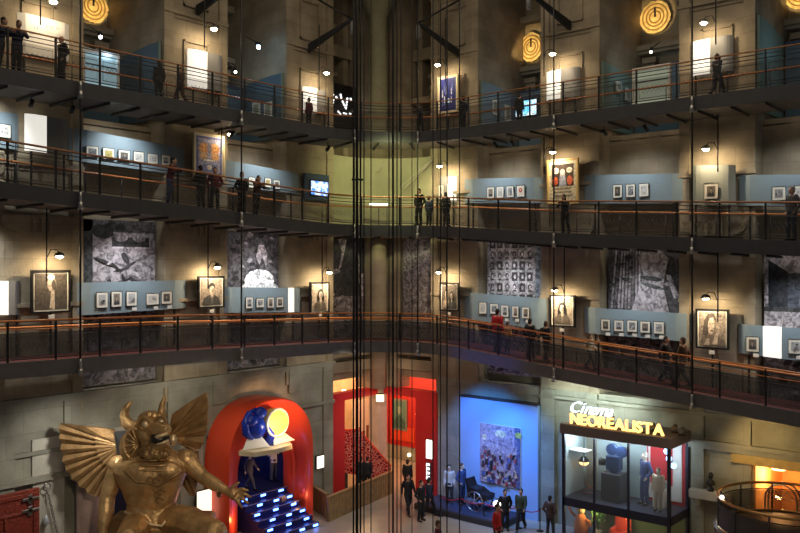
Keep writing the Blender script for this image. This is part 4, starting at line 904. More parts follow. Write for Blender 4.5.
# balustrade sloping down to the right
A_=at_depth(341,431,43.0); B_=at_depth(391,467,43.0)
d=B_-A_; h=Vector((d.x,d.y,0)); L2=h.length
def redflower():
    m=bpy.data.materials.new('red_flower_pattern'); m.use_nodes=True; nt=m.node_tree; b=nt.nodes['Principled BSDF']; b.inputs['Roughness'].default_value=.5
    tc=nt.nodes.new('ShaderNodeTexCoord'); v=nt.nodes.new('ShaderNodeTexVoronoi'); v.inputs['Scale'].default_value=9; v.feature='DISTANCE_TO_EDGE'; nz=nt.nodes.new('ShaderNodeTexNoise'); nz.inputs['Scale'].default_value=3; mx=nt.nodes.new('ShaderNodeMixRGB'); mx.inputs[0].default_value=.25
    cr=nt.nodes.new('ShaderNodeValToRGB'); cr.color_ramp.elements[0].position=.03; cr.color_ramp.elements[0].color=(.5,.45,.35,1); cr.color_ramp.elements[1].position=.07; cr.color_ramp.elements[1].color=(.7,.012,.015,1); e=cr.color_ramp.elements.new(.33); e.color=(.10,.005,.01,1)
    nt.links.new(tc.outputs['Object'],nz.inputs['Vector']); nt.links.new(tc.outputs['Object'],mx.inputs[1]); nt.links.new(nz.outputs['Color'],mx.inputs[2]); nt.links.new(mx.outputs[0],v.inputs['Vector']); nt.links.new(v.outputs['Distance'],cr.inputs['Fac']); nt.links.new(cr.outputs[0],b.inputs['Base Color']); return m
M['flower']=redflower()
base=Vector((A_.x,A_.y,0))
r=thing('stair_balustrade','red flower-patterned stair balustrade sloping down behind the boarded parapet','balustrade',base,math.atan2(h.y,h.x))
za=A_.z; zb=B_.z
b=MB(); b.prism([(0,.9),(0,za),(.9,za+.05),(L2,zb),(L2,.4)],-.05,.05); b.build('panel_sheet',M['flower'],r)
b=MB(); b.tube([(0,0,za+.04),(.9,0,za+.09),(L2,0,zb+.04)],.05,6); b.build('rail',M['redarch'],r)
b=MB(); b.box(.1,.35,-.04,.04,0,1.0); b.build('foot',M['dark'],r); b=MB(); b.box(L2-.3,L2-.05,-.04,.04,0,.5); b.build('foot',M['dark'],r)
# framed pictures in the red room
p=at_depth(395,428,49.0); 
def inner_picture(x0,x1,yt,yb,label,cols,xw=4.98):
    # hangs on the wall x = xw
    k=(x0-400)/FP; 
    def hx(px,py):
        k=(px-400)/FP; dx=FW.x+k*RV.x; t=(xw-CAM.x)/dx; return CAM+t*(FW+k*RV+Vector((0,0,(266.5-py)/FP)))
    a=hx(x0,yb); c=hx(x1,yt); w=abs(c.y-a.y); h=c.z-a.z
    r=thing('framed_painting',label,'picture',(xw,a.y,a.z),-PI/2)
    b=MB(); b.box(0,w,-.06,0,0,h); b.build('frame',mat('grey_green_frame',(.2,.22,.18),.5),r)
    b=MB(); b.rect(.12,w-.12,.12,h-.12,-.065,cols[0]); b.poly([(.12,h*.3),(w*.5,h*.5),(w-.12,h*.3),(w-.12,.12),(.12,.12)],-.07,cols[1]); b.oval(w*.5,h*.65,w*.2,h*.12,-.075,cols[2]); b.build('painting',M['print'],r)
inner_picture(393,407.5,400,429,'teal framed painting on the red wall of the corner room',[(.10,.22,.20),(.05,.12,.11),(.25,.36,.30)])
b=MB(); n=12; 
for i in range(n): b.bbox(-.9+i*.15,-.9+i*.15+.13,-.03,0,0,.85,.01)
def hx(px,py,xw=4.98):
    k=(px-400)/FP; dx=FW.x+k*RV.x; t=(xw-CAM.x)/dx; return CAM+t*(FW+k*RV+Vector((0,0,(266.5-py)/FP)))
q=hx(403,441); o=b.build('radiator_panel',M['redarch']); o.location=q; o.rotation_euler.z=-PI/2; tag(o,'ribbed red panel below the teal painting in the corner room','panel')
# glowing wall lamps
M['lampshade']=mat('glowing_shade',(1,.85,.6),.5,emit=(1,.78,.45),es=5)
def wall_lamp(loc,label,r0=.14):
    r=thing('wall_lamp',label,'lamp',loc,0)
    b=MB(); b.ell((0,0,0),(r0,r0,r0*1.1),12,8); b.build('globe',M['lampshade'],r)
    b=MB(); b.cyl((0,0,-r0*1.2),(0,0,-r0*.8),.06,n=8); b.cyl((0,0,-r0*1.1),(.25,0,-r0*1.3),.02,n=6); b.build('bracket_arm',M['dark'],r)
q1=hx(418.5,414,3.6); wall_lamp(q1,'round glowing lamp before the red pillar of the corner room',.17)
q2=at_depth(344,392.5,45.5); wall_lamp(q2,'small glowing lamp above the red lintel, orange room behind',.16)
q3=hx(409,455,4.7); wall_lamp(q3,'small low glowing lamp in the corner room, below the painting',.10)
q4=at_depth(380,398,43.0); r=thing('wall_lamp','pale square lamp at the top of the pale corner post','lamp',q4,AN-PI/2)
b=MB(); b.bbox(-.2,.2,-.08,.08,-.18,.18,.02); b.build('lit_glass',mat('warm_lit_glass',(1,.9,.7),.5,emit=(1,.85,.5),es=2.5),r); b=MB(); b.box(-.22,.22,-.06,.10,.18,.24); b.build('cap',M['dark'],r)
# inner window surround in the warm room (seen left of the post)
def hy(px,py,yw=4.98):
    k=(px-400)/FP; dy=FW.y+k*RV.y; t=(yw-CAM.y)/dy; return CAM+t*(FW+k*RV+Vector((0,0,(266.5-py)/FP)))
a=hy(352,450); c=hy(369,398)
r=thing('inner_arch_panel','pale panel with hanging prints on the warm back wall of the corner room','panel',(a.x,4.97,a.z),0)
b=MB(); w_=c.x-a.x; h_=c.z-a.z; b.box(0,w_,-.08,0,0,h_); b.build('board',M['cream'],r); b=MB(); 
for i in range(4): b.rect(w_*(.1+.22*i),w_*(.25+.22*i),h_*.1,h_*(.35+.1*(i%2)),-.09,(.2,.1,.05))
b.build('prints',M['print'],r)
# ---- blue wall and its painting
r=thing('blue_lit_wall','tall partition lit and tinted vivid blue carrying a large painting, right of the corner','partition',W('R',5.3,.35,0),RZ['R'])
b=MB(); b.box(0,4.3,0,.3,0,5.22); b.build('partition_face',mat('blue_light_partition',(.32,.50,.82),.7),r)  # blue of the spotlights also mixed into the base colour
b=MB(); b.box(-.02,4.32,-.06,.3,5.22,5.3); b.build('top_cap',M['dark'],r)
def bar_scene(b,w,h):
    r_=random.Random(21)
    b.rect(0,w,0,h,-.07,(.42,.30,.36)); b.rect(w*.86,w,0,h,-.074,(.12,.12,.24)); b.rect(w*.0,w*.86,h*.38,h*.5,-.0735,(.30,.2,.26))
    for i in range(60): b.oval(w*r_.uniform(.06,.94),h*r_.uniform(.4,.95),w*r_.uniform(.02,.07),h*r_.uniform(.01,.04),-.0745-.0001*i,r_.choice([(.38,.28,.36),(.5,.38,.42),(.3,.22,.3),(.22,.15,.2)]),n=6,rot=r_.uniform(0,3))
    b.oval(w*.52,h*.86,w*.14,h*.06,-.08,(.75,.6,.38)); b.oval(w*.12,h*.77,w*.06,h*.06,-.08,(.8,.6,.35),n=5); b.oval(w*.95,h*.88,w*.08,h*.05,-.08,(.5,.45,.1))
    for i in range(80):
        x=w*r_.uniform(.07,.93); z=h*(.08+.5*r_.random()**1.6); s=w*r_.uniform(.022,.045); c=r_.choice([(.05,.03,.03),(.08,.04,.05),(.35,.05,.05),(.1,.12,.3),(.5,.35,.25),(.02,.02,.03)])
        b.poly([(x-s,max(0,z-s*2.6)),(x+s,max(0,z-s*2.6)),(x+s*.8,z),(x-s*.8,z)],-.084-.001*i,c); b.oval(x,z+s*.6,s*.5,s*.75,-.0845-.001*i,(.55,.38,.28),n=7)
    for i in range(14): x=w*(.1+.8*r_.random()); b.oval(x,h*.05+h*.1*r_.random(),w*.04,h*.015,-.14-.001*i,r_.choice([(.7,.6,.5),(.5,.06,.05),(.75,.7,.7)]),n=6)
s0,s1,z0,z1=px_rect('R',480,520.5,425.5,485,.42)
r=thing('large_painting','large painting of a crowded tavern hall hung on the blue-lit partition','painting',W('R',s0,.36,z0),RZ['R'])
b=MB(); b.box(0,s1-s0,-.065,0,0,z1-z0); b.build('canvas',M['white'],r); b=MB(); bar_scene(b,s1-s0,z1-z0); b.build('painted_scene',M['printn'],r)
# exhibit podium in front
r=thing('podium','low dark podium under the carriage display by the blue-lit partition','podium',W('R',5.4,.55,0),RZ['R'])
b=MB(); b.bbox(-1.3,3.6,-1.9,0,0,.28,.03); b.build('body',M['dark'],r); b=MB(); b.box(-1.25,3.55,-1.85,-.05,.28,.30); b.build('top_mat',mat('dark_blue_carpet',(.03,.04,.09),.9),r)
# carriage
r=thing('hand_carriage','small dark two-wheeled carriage with seat on the podium before the painting','carriage',W('R',7.2,1.35,.3),RZ['R'])
for q,(x,yy) in enumerate([(-.1,-.4),(-.1,.4)]):
    b=MB(); b.tube([(x+.45*math.cos(a*PI/10),yy,.45+.45*math.sin(a*PI/10)) for a in range(20)],.03,6,closed=True)
    for a in range(8): b.cyl((x,yy,.45),(x+.44*math.cos(a*PI/4),yy,.45+.44*math.sin(a*PI/4)),.015,n=5)
    b.cyl((x,yy-.05,.45),(x,yy+.05,.45),.06,n=10); b.build('wheel',M['steel'] if q==0 else M['dark'],r)
b=MB(); b.cyl((-.1,-.4,.45),(-.1,.4,.45),.03,n=6); b.build('axle',M['dark'],r)
b=MB(); b.prism([(-.5,.55),(.5,.55),(.55,.8),(.1,.85),(.0,1.0),(-.45,1.05),(-.6,1.4),(-.68,1.38)],-.33,.33); b.build('seat_body',M['black'],r)
b=MB(); b.tube([(.45,-.3,.6),(1.1,-.32,.55),(1.7,-.3,.35)],.025,6); b.build('shaft',M['wood'],r); b=MB(); b.tube([(.45,.3,.6),(1.1,.32,.55),(1.7,.3,.35)],.025,6); b.build('shaft',M['wood'],r)
q=at_depth(497,504,36.9)
r=thing('floor_lamp','small glowing white lamp low beside the carriage','lamp',(q.x,q.y,.0),0)
b=MB(); b.lathe([(.12,0),(.12,.03),(.02,.05),(.02,q.z-.15)],n=10); b.build('base',M['dark'],r); b=MB(); b.ell((0,0,q.z),(.17,.17,.15),12,8); b.build('globe',mat('cream_lit_globe',(1,1,.9),.5,emit=(1,.92,.7),es=5),r)
# rope barrier
for i,(x,y) in enumerate([(441,501),(461,508),(484,513),(519,523),(540,525)]):
    q=at_depth(x,y,[38.4,38.1,37.3,36.6,36.2][i]); q.z=0
    r=thing('barrier_post','slim black rope-barrier post, %s from the left before the blue-lit partition'%ordw[i],'post',q,0,'rope barrier posts')
    b=MB(); b.lathe([(.16,0),(.16,.02),(.03,.05),(.022,.9),(.04,.92),(.045,.98),(.01,1.0)],n=10); b.build('pole',M['black'],r)
    if i<4:
        x2,y2=[(461,508),(484,513),(519,523),(540,525)][i]; q2_=at_depth(x2,y2,[38.1,37.3,36.6,36.2][i]); q2_.z=0
        dd=q2_-q; b=MB(); b.tube([(dd.x*t,dd.y*t,.9-.5*t*(1-t)) for t in [j/8 for j in range(9)]],.022,6); b.build('rope',mat('red_rope_%d'%i,(.5,.02,.05),.7),r)
# a dark screen stand of blue-lit leaves left of the partition
q=on_z(452,497); r=thing('exhibit_tree','tall dark exhibit stand with small round blue-lit disks left of the blue-lit partition','exhibit',q,AN-PI/2)
b=MB(); b.cyl((0,0,0),(0,0,3.6),.05,n=8); b.lathe([(.35,0),(.35,.05),(.05,.12)],n=12); b.build('stem',M['black'],r)
rr=random.Random(2)
for i in range(14):
    z=1.5+2.0*rr.random(); a=rr.uniform(0,6.28); L=rr.uniform(.15,.5); b=MB(); b.ell((L*math.cos(a),L*math.sin(a)*.6,z),(.13,.08,.12),8,6); b.cyl((0,0,z-.05),(L*math.cos(a),L*math.sin(a)*.6,z),.015,n=5); b.build('leaf_disk',M['steel'] if i%3 else M['dark'],r)
# ---- two-storey glass pavilion with the lettering
M['glass']=mat('clear_glass',(.7,.8,.85),.05,alpha=.10)
M['pframe']=mat('dark_blue_steel_frame',(.03,.03,.05),.4)
M['roofm']=mat('brown_grey_roof',(.22,.17,.15),.6)
SX0,SX1=11.75,16.4; OF=2.0
r=thing('glass_pavilion','two-storey glass pavilion with glowing lettering on its roof, right wall ground floor','pavilion',W('R',SX0,.05,0),RZ['R'])
w=SX1-SX0; yF=-(OF-.05)
b=MB(); b.bbox(-.06,w+.1,yF-.12,0,4.52,4.95,.03); b.build('roof',M['roofm'],r)
b=MB(); b.box(0,w,yF,0,1.52,1.86); b.build('floor_slab',mat('blue_black_slab',(.03,.035,.07),.5),r)
b=MB(); b.box(0,w,yF+.1,0,0,.12); b.build('base',M['pframe'],r)
for x in (0,1.42,2.9,w-.12):
    b=MB(); b.box(x,x+(.07 if 0<x<w-.2 else .12),yF,yF+.1,.1,4.55); b.build('mullion',M['pframe'],r)
b=MB(); b.box(w-.12,w,-.12,0,.1,4.55); b.build('mullion',M['pframe'],r)
for x0,x1 in ((.12,1.42),(1.49,2.9),(2.97,w-.12)):
    for z0,z1 in ((.12,1.52),(1.86,4.52)):
        b=MB(); b.box(x0,x1,yF+.04,yF+.055,z0,z1); b.build('glass_pane',M['glass'],r)
for z0,z1 in ((.12,1.52),(1.86,4.52)):
    b=MB(); b.box(w-.07,w-.055,yF+.1,-.12,z0,z1); b.build('side_pane',M['glass'],r)
b=MB(); b.box(.05,2.9,-.06,0,1.86,4.52); b.build('back_panel',mat('pale_cyan_back',(.42,.52,.52),.6),r)
b=MB(); b.box(2.9,w-.15,-.06,0,1.86,4.52); b.build('red_back_panel',mat('red_back',(.6,.02,.03),.6),r)
b=MB(); b.box(.0,.06,yF+.1,0,1.86,4.52); b.build('side_wall',bpy.data.materials['pale_cyan_back'],r)
b=MB(); b.box(.05,w-.15,-.06,0,.12,1.52); b.build('lower_back_panel',mat('olive_green_back',(.25,.30,.10),.7),r)
b=MB(); b.box(w*.64,w*.94,-.10,-.06,2.0,4.35); b.build('white_strip_panel',M['white'],r)
b=MB(); b.box(w*.66,w*.86,-.12,-.10,2.6,4.25); b.build('red_poster',bpy.data.materials['red_back'],r)
def text_mesh(body,size,ext,shear=0,off=0,bev=0,spacing=1):
    t=bpy.data.curves.new('lettering','FONT'); t.body=body; t.size=size; t.extrude=ext; t.shear=shear; t.offset=off; t.bevel_depth=bev; t.space_character=spacing
    o=bpy.data.objects.new('lettering_tmp',t); COL.objects.link(o); dg=bpy.context.evaluated_depsgraph_get(); me=bpy.data.meshes.new_from_object(o.evaluated_get(dg)); bpy.data.objects.remove(o)
    me.transform(Matrix.Rotation(PI/2,4,'X')); return me
def letters(text,parent,x0,x1,z,y,height,m,shear=0,name='letter',off=0):
    ms=[text_mesh(c,1,.06,shear,off) for c in text]; ws=[]
    for me in ms:
        xs=[v.co.x for v in me.vertices]; zs=[v.co.z for v in me.vertices]; ws.append((min(xs),max(xs),min(zs),max(zs)))
    H_=max(q[3] for q in ws)-0; sz=height/H_; tot=sum(q[1]-q[0] for q in ws)*sz; gap=((x1-x0)-tot)/max(1,len(text)-1); x=x0
    for me,q in zip(ms,ws):
        me.transform(Matrix.Diagonal((sz,1,sz,1))@Matrix.Translation((-q[0],0,0))); me.materials.append(m)
        o=bpy.data.objects.new(name,me); COL.objects.link(o); o.parent=parent; o.location=(x,y,z); x+=(q[1]-q[0])*sz+gap
M['yneon']=mat('yellow_orange_sign_light',(1,.6,.1),.5,emit=(1,.60,.18),es=2.3)
M['wneon']=mat('white_blue_sign_light',(.9,.95,1),.5,emit=(.72,.88,1),es=2.4)
r=thing('roof_sign','glowing yellow NEOREALISTA letters under white script word Cinema on the pavilion roof','sign',W('R',SX0,OF+.05,4.97),RZ['R'])
x0,x1=hit('R',570.5,427,OF+.05)[0]-SX0,hit('R',664,437,OF+.05)[0]-SX0
letters('NEOREALISTA',r,x0,x1,.03,0,.43,M['yneon'],off=.015)
xa,xb=hit('R',571,410,OF+.05)[0]-SX0,hit('R',613,412,OF+.05)[0]-SX0
letters('Cinema',r,xa,xb,.50,-.0,.46,M['wneon'],shear=.45,name='script_letter',off=-.01)
b=MB(); b.box(x0-.05,x1,.08,.12,.01,.06); b.box(x0-.02,x0+.02,.06,.10,0,.5); b.box(xa,xb,.08,.12,.48,.52); b.box(xb-.1,xb-.06,.06,.10,0,.5); b.build('sign_frame',M['dark'],r)
for i,(px,py,o_) in enumerate([(612,420,1.2),(653,428,1.3),(675,433,1.0),(682,436,1.4)]):
    s,z,_=hit('R',px,py,o_)
    r=thing('roof_spotlight','small grey spotlight on the pavilion roof, %s from the left'%ordw[i],'spotlight',W('R',s,o_,4.96),RZ['R'],'spotlights on the pavilion roof')
    b=MB(); b.box(-.12,.12,-.1,.1,0,.04); b.cyl((0,0,.02),(0,0,.16),.025,n=6); b.build('base',M['dark'],r); b=MB(); b.cyl((0,-.16,.20),(0,.12,.26),.11,.08,n=10); b.build('lamp_can',M['steel'],r)
# exhibits in the upper storey
def PV(px,o): return hit('R',px,470,o)[0]
r=thing('display_table','small white-topped table with angled legs in the left bay of the pavilion','table',W('R',PV(577,1.2),1.2,1.87),RZ['R'])
b=MB(); b.bbox(-.5,.55,-.3,.3,1.85,1.90,.01); b.build('tabletop',M['white'],r)
for x in (-.4,.4):
    b=MB(); b.cyl((x,0,0),(x*.7,0,1.85),.025,n=6); b.build('leg',M['steel'],r)
r=thing('desk_lamp','small orange-glowing lamp hanging in the left bay of the pavilion','lamp',W('R',PV(584,1.0),1.0,3.25),RZ['R'])
b=MB(); b.lathe([(.10,.2),(.24,0),(.22,-.02),(.08,.16)],n=12); b.build('lamp_shade',M['dark'],r); b=MB(); b.ell((0,0,-.06),(.2,.2,.13),12,8); b.build('bulb',mat('orange_lamp',(1,.6,.3),.5,emit=(1,.55,.2),es=3),r); b=MB(); b.cyl((0,0,.2),(0,0,1.26),.015,n=5); b.build('cord',M['black'],r)
r=thing('folding_rack','little pinkish folding rack on the pavilion floor, left bay','rack',W('R',PV(589,.8),.8,1.87),RZ['R'])
b=MB(); b.cyl((-.3,-.1,.02),(.3,-.1,.45),.025,n=6); b.cyl((.3,.1,.02),(-.3,.1,.45),.025,n=6); b.cyl((-.3,-.1,.02),(.3,.1,.02),.02,n=6); b.build('crossed_bar',mat('pinkish_metal',(.6,.25,.22),.5),r)
r=thing('film_camera','large dark blue film camera with reels on a dark pedestal inside the pavilion','camera',W('R',PV(614,1.1),1.1,1.87),RZ['R'])
M['camblue']=mat('dark_blue_camera',(.03,.06,.16),.35,.3)
b=MB(); b.bbox(-.42,.42,-.35,.35,0,1.15,.03); b.build('pedestal',mat('dark_slate_pedestal',(.03,.035,.05),.5),r)
b=MB(); b.bbox(-.28,.30,-.22,.22,1.25,1.85,.04); b.bbox(-.12,.22,-.18,.18,1.15,1.28,.02); b.build('camera_body',M['camblue'],r)
b=MB(); b.cyl((-.28,0,1.5),(-.62,0,1.5),.12,.17,n=14); b.build('lens',M['black'],r)
for q,(x,z) in enumerate([(-.08,2.08),(.34,2.02)]):
    b=MB(); b.cyl((x,-.07,z),(x,.07,z),.24,n=20); b.build('reel',M['camblue'],r)
b=MB(); b.tube([(-.66+.15*math.cos(a*PI/8),-.1,1.75+.15*math.sin(a*PI/8)) for a in range(16)],.02,6,closed=True); b.build('finder_ring',M['steel'],r)
r=thing('lamp_cluster','pair of bright blue-white lamps behind the pavilion side glass','lamp',W('R',15.95,1.0,3.9),RZ['R'])
m_=mat('blue_white_lamp',(.5,.8,1),.5,emit=(.25,.6,1),es=4)
for x,z in ((0,0),(.1,-.30),(-.05,.3)): b=MB(); b.ell((x,x*2,z),(.12,.12,.12),10,8); b.build('bulb',m_,r)
b=MB(); b.cyl((.02,.05,-.4),(.02,.05,.6),.02,n=6); b.build('pole',M['steel'],r)
r=thing('display_case','low pale case with brass details at the right end of the pavilion','case',W('R',PV(661,.8),.8,1.87),RZ['R'])
b=MB(); b.bbox(-.25,.25,-.25,.25,0,.75,.02); b.build('body',M['cream'],r); b=MB(); b.bbox(-.2,.2,-.2,.2,.75,1.05,.02); b.build('apparatus',M['steel'],r)
# lower storey glimpses
r=thing('orange_figure','orange and red stuffed figure behind the lower glass, left bay','figure',W('R',PV(581,1.1),1.1,.13),RZ['R'])
b=MB(); b.lathe([(.28,0),(.32,.4),(.22,.75),(.12,.9)],n=14); b.build('body',mat('orange_cloth',(.8,.2,.04),.7),r); b=MB(); b.ell((0,0,1.05),(.17,.16,.19),12,8); b.build('head',mat('pale_orange',(.85,.5,.2),.6),r); b=MB(); b.tube([(-.2,0,.7),(-.45,-.05,.9),(-.5,-.1,1.1)],.06,6); b.tube([(.2,0,.7),(.42,-.05,.65),(.5,-.1,.45)],.06,6); b.build('arm',bpy.data.materials['orange_cloth'],r)
r=thing('red_armchair','rounded red armchair behind the lower glass, middle bay','armchair',W('R',PV(620,1.1),1.1,.13),RZ['R'])
b=MB(); b.bbox(-.35,.35,-.3,.3,.15,.45,.06); b.build('seat',M['redarch'],r); b=MB(); b.bbox(-.36,.36,.18,.36,.4,1.05,.08); b.build('backrest',M['redarch'],r)
for x in (-.36,.28): b=MB(); b.bbox(x,x+.12,-.3,.3,.2,.65,.05); b.build('armrest',M['redarch'],r)
for x in (-.28,.28):
    for y in (-.24,.24): b=MB(); b.cyl((x,y,0),(x,y,.16),.03,n=6); b.build('leg',M['wood'],r)
r=thing('potted_plant','leafy green plant behind the lower glass beside the orange figure','plant',W('R',PV(598,.9),.9,.13),RZ['R'])
b=MB(); b.lathe([(.14,0),(.2,.3),(.17,.3)],n=12); b.build('pot',M['cream'],r); b=MB(); rr=random.Random(3)
for i in range(16):
    a=rr.uniform(0,6.28); L=rr.uniform(.2,.4); z=rr.uniform(.6,1.2); b.ell((L*.6*math.cos(a),L*.6*math.sin(a),z),(.12,.05,.1),6,4); b.tube([(0,0,.3),(L*.4*math.cos(a),L*.4*math.sin(a),z)],.012,4)
b.build('foliage',mat('leaf_green',(.15,.3,.06),.6),r)
# ---- right end: warm orange room, brass ring rail, cabinet
M['orangeplaster']=mat('orange_plaster',(.75,.42,.16),.7,var=.1)
b=MB(); b.box(18.78,18.93,.02,4,0,4.3); b.box(18.85,22.7,3.4,3.5,0,4.3); b.box(22.6,22.7,0,3.5,0,4.3); b.box(18.85,22.6,.0,3.5,4.16,4.3)
o=b.build('wall_right_room',M['orangeplaster']); o.rotation_euler.z=RZ['R']; tag(o,kind='structure')
trimobj(14,'R',[(18.1,27,-.21,0,3.95,4.29)],mat('yellow_lit_stone_beam',(.50,.36,.14),.8,var=.15))  # stone beam with the warm yellow light put into its colour
s,z,_=hit('R',778.5,467,-1.0)
r=thing('pendant_lamp','shaded hanging lamp glowing in the orange room at the right edge','lamp',W('R',s,-1.0,z),RZ['R'])
b=MB(); b.lathe([(.16,.28),(.26,-.1),(.25,-.1),(.15,.26)],n=16); b.build('lamp_shade',mat('glowing_cream_shade',(1,.8,.5),.6,emit=(1,.60,.28),es=4.5),r); b=MB(); b.cyl((0,0,.28),(0,0,4.16-z),.015,n=5); b.build('cord',M['black'],r)
PEND=W('R',s,-1.0,z-.35)
s,z,_=hit('R',781,520,.9)
r=thing('glass_cabinet','arched metal-framed glass cabinet with an amber glow, behind the brass ring rail','cabinet',W('R',s,.9,0),RZ['R'])
def arc(x,w_,h0,h1,n=10): return [(x-w_,0,0),(x-w_,0,h0)]+[(x-w_*math.cos(PI*i/n),0,h0+(h1-h0)*math.sin(PI*i/n)) for i in range(1,n)]+[(x+w_,0,h0),(x+w_,0,0)]
b=MB(); b.tube(arc(0,.55,3.0,3.55),.035,6); b.tube([(x,y+.4,z) for x,y,z in arc(0,.55,3.0,3.55)],.035,6); b.build('arched_frame',M['steel'],r)
for zz in (1.2,2.2,3.0): b=MB(); b.box(-.54,.54,0,.4,zz,zz+.02); b.build('shelf',M['glass'],r)
b=MB(); b.tube([(0,-.02,3.1),(.2,-.02,3.3),(.42,-.02,3.15)],.02,5); b.tube([(0,-.02,3.1),(-.2,-.02,3.3),(-.42,-.02,3.15)],.02,5); b.build('scroll',M['steel'],r)
b=MB(); b.lathe([(.1,0),(.14,.15),(.05,.35),(.02,.4)],(0,.2,2.23),12); b.build('amber_lamp',mat('amber_glow',(1,.6,.2),.5,emit=(1,.50,.10),es=5),r)
b=MB(); b.box(-.6,.6,-.05,.45,0,.1); b.build('base',M['dark'],r)
def armchair(loc,rz,label):
    r=thing('dark_armchair',label,'armchair',loc,rz); m=mat('dark_leather',(.03,.025,.02),.5)
    b=MB(); b.bbox(-.4,.4,-.35,.35,.2,.5,.06); b.build('seat',m,r); b=MB(); b.bbox(-.42,.42,.25,.42,.2,1.2,.08); b.build('backrest',m,r)
    for x in (-.5,.38): b=MB(); b.bbox(x,x+.12,-.35,.35,.2,.75,.05); b.build('armrest',m,r)
    for x in (-.35,.35): b=MB(); b.cyl((x,-.3,0),(x,-.3,.2),.03,n=6); b.build('leg',M['dark'],r); b=MB(); b.cyl((x,.3,0),(x,.3,.2),.03,n=6); b.build('leg',M['dark'],r)
# circular balcony with brass rail
cx=at_depth(790,500,27.5); RR=2.25; zt=cx.z
r=thing('round_balcony','round dark balcony with a curved brass ring rail, bottom right corner','balcony',(cx.x,cx.y,0),0)
M['brass']=mat('brass_rail',(.62,.36,.14),.3,.8)
ang=[2*PI*i/48 for i in range(48)]
b=MB(); b.tube([(RR*math.cos(a),RR*math.sin(a),zt) for a in ang],.05,8,closed=True); b.build('ring_handrail',M['brass'],r)
b=MB(); b.tube([(RR*math.cos(a),RR*math.sin(a),zt-.22) for a in ang],.02,6,closed=True); b.build('ring_rail',M['dark'],r)
b=MB(); b.tube([(RR*math.cos(a),RR*math.sin(a),zt-.98) for a in ang],.035,8,closed=True); b.build('ring_foot_rail',M['brass'],r)
b=MB(); b.loft([[(RR*math.cos(a),RR*math.sin(a),zt-.95) for a in ang],[(RR*math.cos(a),RR*math.sin(a),zt-.25) for a in ang]],cap=False); b.build('mesh_infill',M['mesh'],r)
for i in range(0,48,4):
    a=ang[i]; b=MB(); b.cyl((RR*math.cos(a),RR*math.sin(a),zt-1.0),(RR*math.cos(a),RR*math.sin(a),zt),.028,n=6); b.build('post',M['dark'],r)
b=MB(); b.lathe([(RR+.1,zt-1.25),(RR+.12,zt-1.0),(0.01,zt-.98)],n=48); b.build('platform',mat('dark_brown_floor',(.08,.05,.03),.5),r)
b=MB(); b.lathe([(.5,0),(.45,zt-1.3),(1.2,zt-1.25)],n=24); b.build('pillar',M['dark'],r)
q=at_depth(723,489,27.5); o=MB().ell((0,0,0),.07,10,6).build('marker_light',mat('white_spark',(1,1,1),.5,emit=(1,.95,.8),es=6)); 
pp=Vector((cx.x,cx.y,zt))+(-RV)*(RR+.0); o.location=(pp.x,pp.y,zt+.09); tag(o,'tiny white light at the left end of the brass ring rail','light')
# wall ledge with a small statuette
s,z,_=hit('R',712,492,.35)
r=thing('wall_shelf','pale stone wall shelf between the pavilion and the round balcony','shelf',W('R',s-.9,.0,z-.35),RZ['R']); b=MB(); b.bbox(0,1.6,-.45,0,0,.35,.03); b.build('slab',M['palestone'],r)
b=MB(); b.box(.2,.35,-.3,0,-.3,0); b.box(1.2,1.35,-.3,0,-.3,0); b.build('bracket_block',M['palestone'],r)
r=thing('statuette','small dark bust on the pale stone wall shelf','statuette',W('R',s-.1,.22,z),RZ['R']); b=MB(); b.lathe([(.14,0),(.12,.1),(.06,.15),(.07,.25)],n=10); b.build('plinth',M['dark'],r); b=MB(); b.lathe([(.16,.25),(.17,.35),(.07,.45),(.06,.5)],n=10); b.ell((0,0,.6),(.1,.11,.13),10,8); b.build('bust',M['dark'],r)
# ---- far left: red carved door, chain, striped column
M['carved']=mat('carved_red_lacquer',(.24,.035,.018),.5,var=.35,vscale=7,bump=.8,bscale=14)
r=thing('carved_door','red carved wooden door with silver hinge straps, bottom left corner','door leaf',W('L',-21.2,.45,0),0)
b=MB(); b.bbox(0,2.4,0,.12,0,3.72,.03); b.build('leaf',M['carved'],r)
b=MB()
for x0,x1,z0,z1 in ((.1,.25,.1,3.6),(2.15,2.3,.1,3.6),(.25,2.15,3.45,3.6),(.25,2.15,2.9,3.0),(1.15,1.25,.1,2.9)): b.bbox(x0,x1,-.05,0,z0,z1,.015)
b.build('moulding',M['carved'],r)
for z in (3.35,2.95): b=MB(); b.bbox(1.75,2.35,-.09,-.05,z,z+.1,.01); b.bbox(1.95,2.1,-.09,-.05,z-.12,z+.2,.01); b.build('hinge_strap',M['steel'],r)
s,z,t=hit('L',47,487,.3)
r=thing('hanging_chain','twisted grey chain hanging from a wall ring beside the red carved door','chain',W('L',s,.3,z),0)
b=MB(); b.tube([(.13*math.cos(a*PI/8),0,.13*math.sin(a*PI/8)) for a in range(16)],.025,6,closed=True); b.cyl((0,0,.13),(0,.28,.2),.02,n=5); b.build('ring',M['steel'],r)
b=MB()
for i in range(22):
    z_=-.16-.1*i; x_=.03+.022*i; c=Vector((x_,0,z_)); a1=(i%2)*PI/2
    b.tube([c+Vector((.045*math.cos(q*PI/5)*math.cos(a1),.045*math.cos(q*PI/5)*math.sin(a1),.075*math.sin(q*PI/5))) for q in range(10)],.014,5,closed=True)
b.build('links',M['steel'],r)
s,z,t=hit('L',46,521,.3)
r=thing('glass_drop','small silvery drop-shaped pendant hanging left of the chain','pendant',W('L',s,.3,z),0)
b=MB(); b.lathe([(.01,-.18),(.09,-.1),(.11,0),(.06,.14),(.015,.22)],n=12); b.build('drop',mat('silvery_glass',(.7,.72,.78),.15,.4),r); b=MB(); b.cyl((0,0,.2),(0,.0,1.05),.008,n=4); b.build('cord',M['dark'],r)
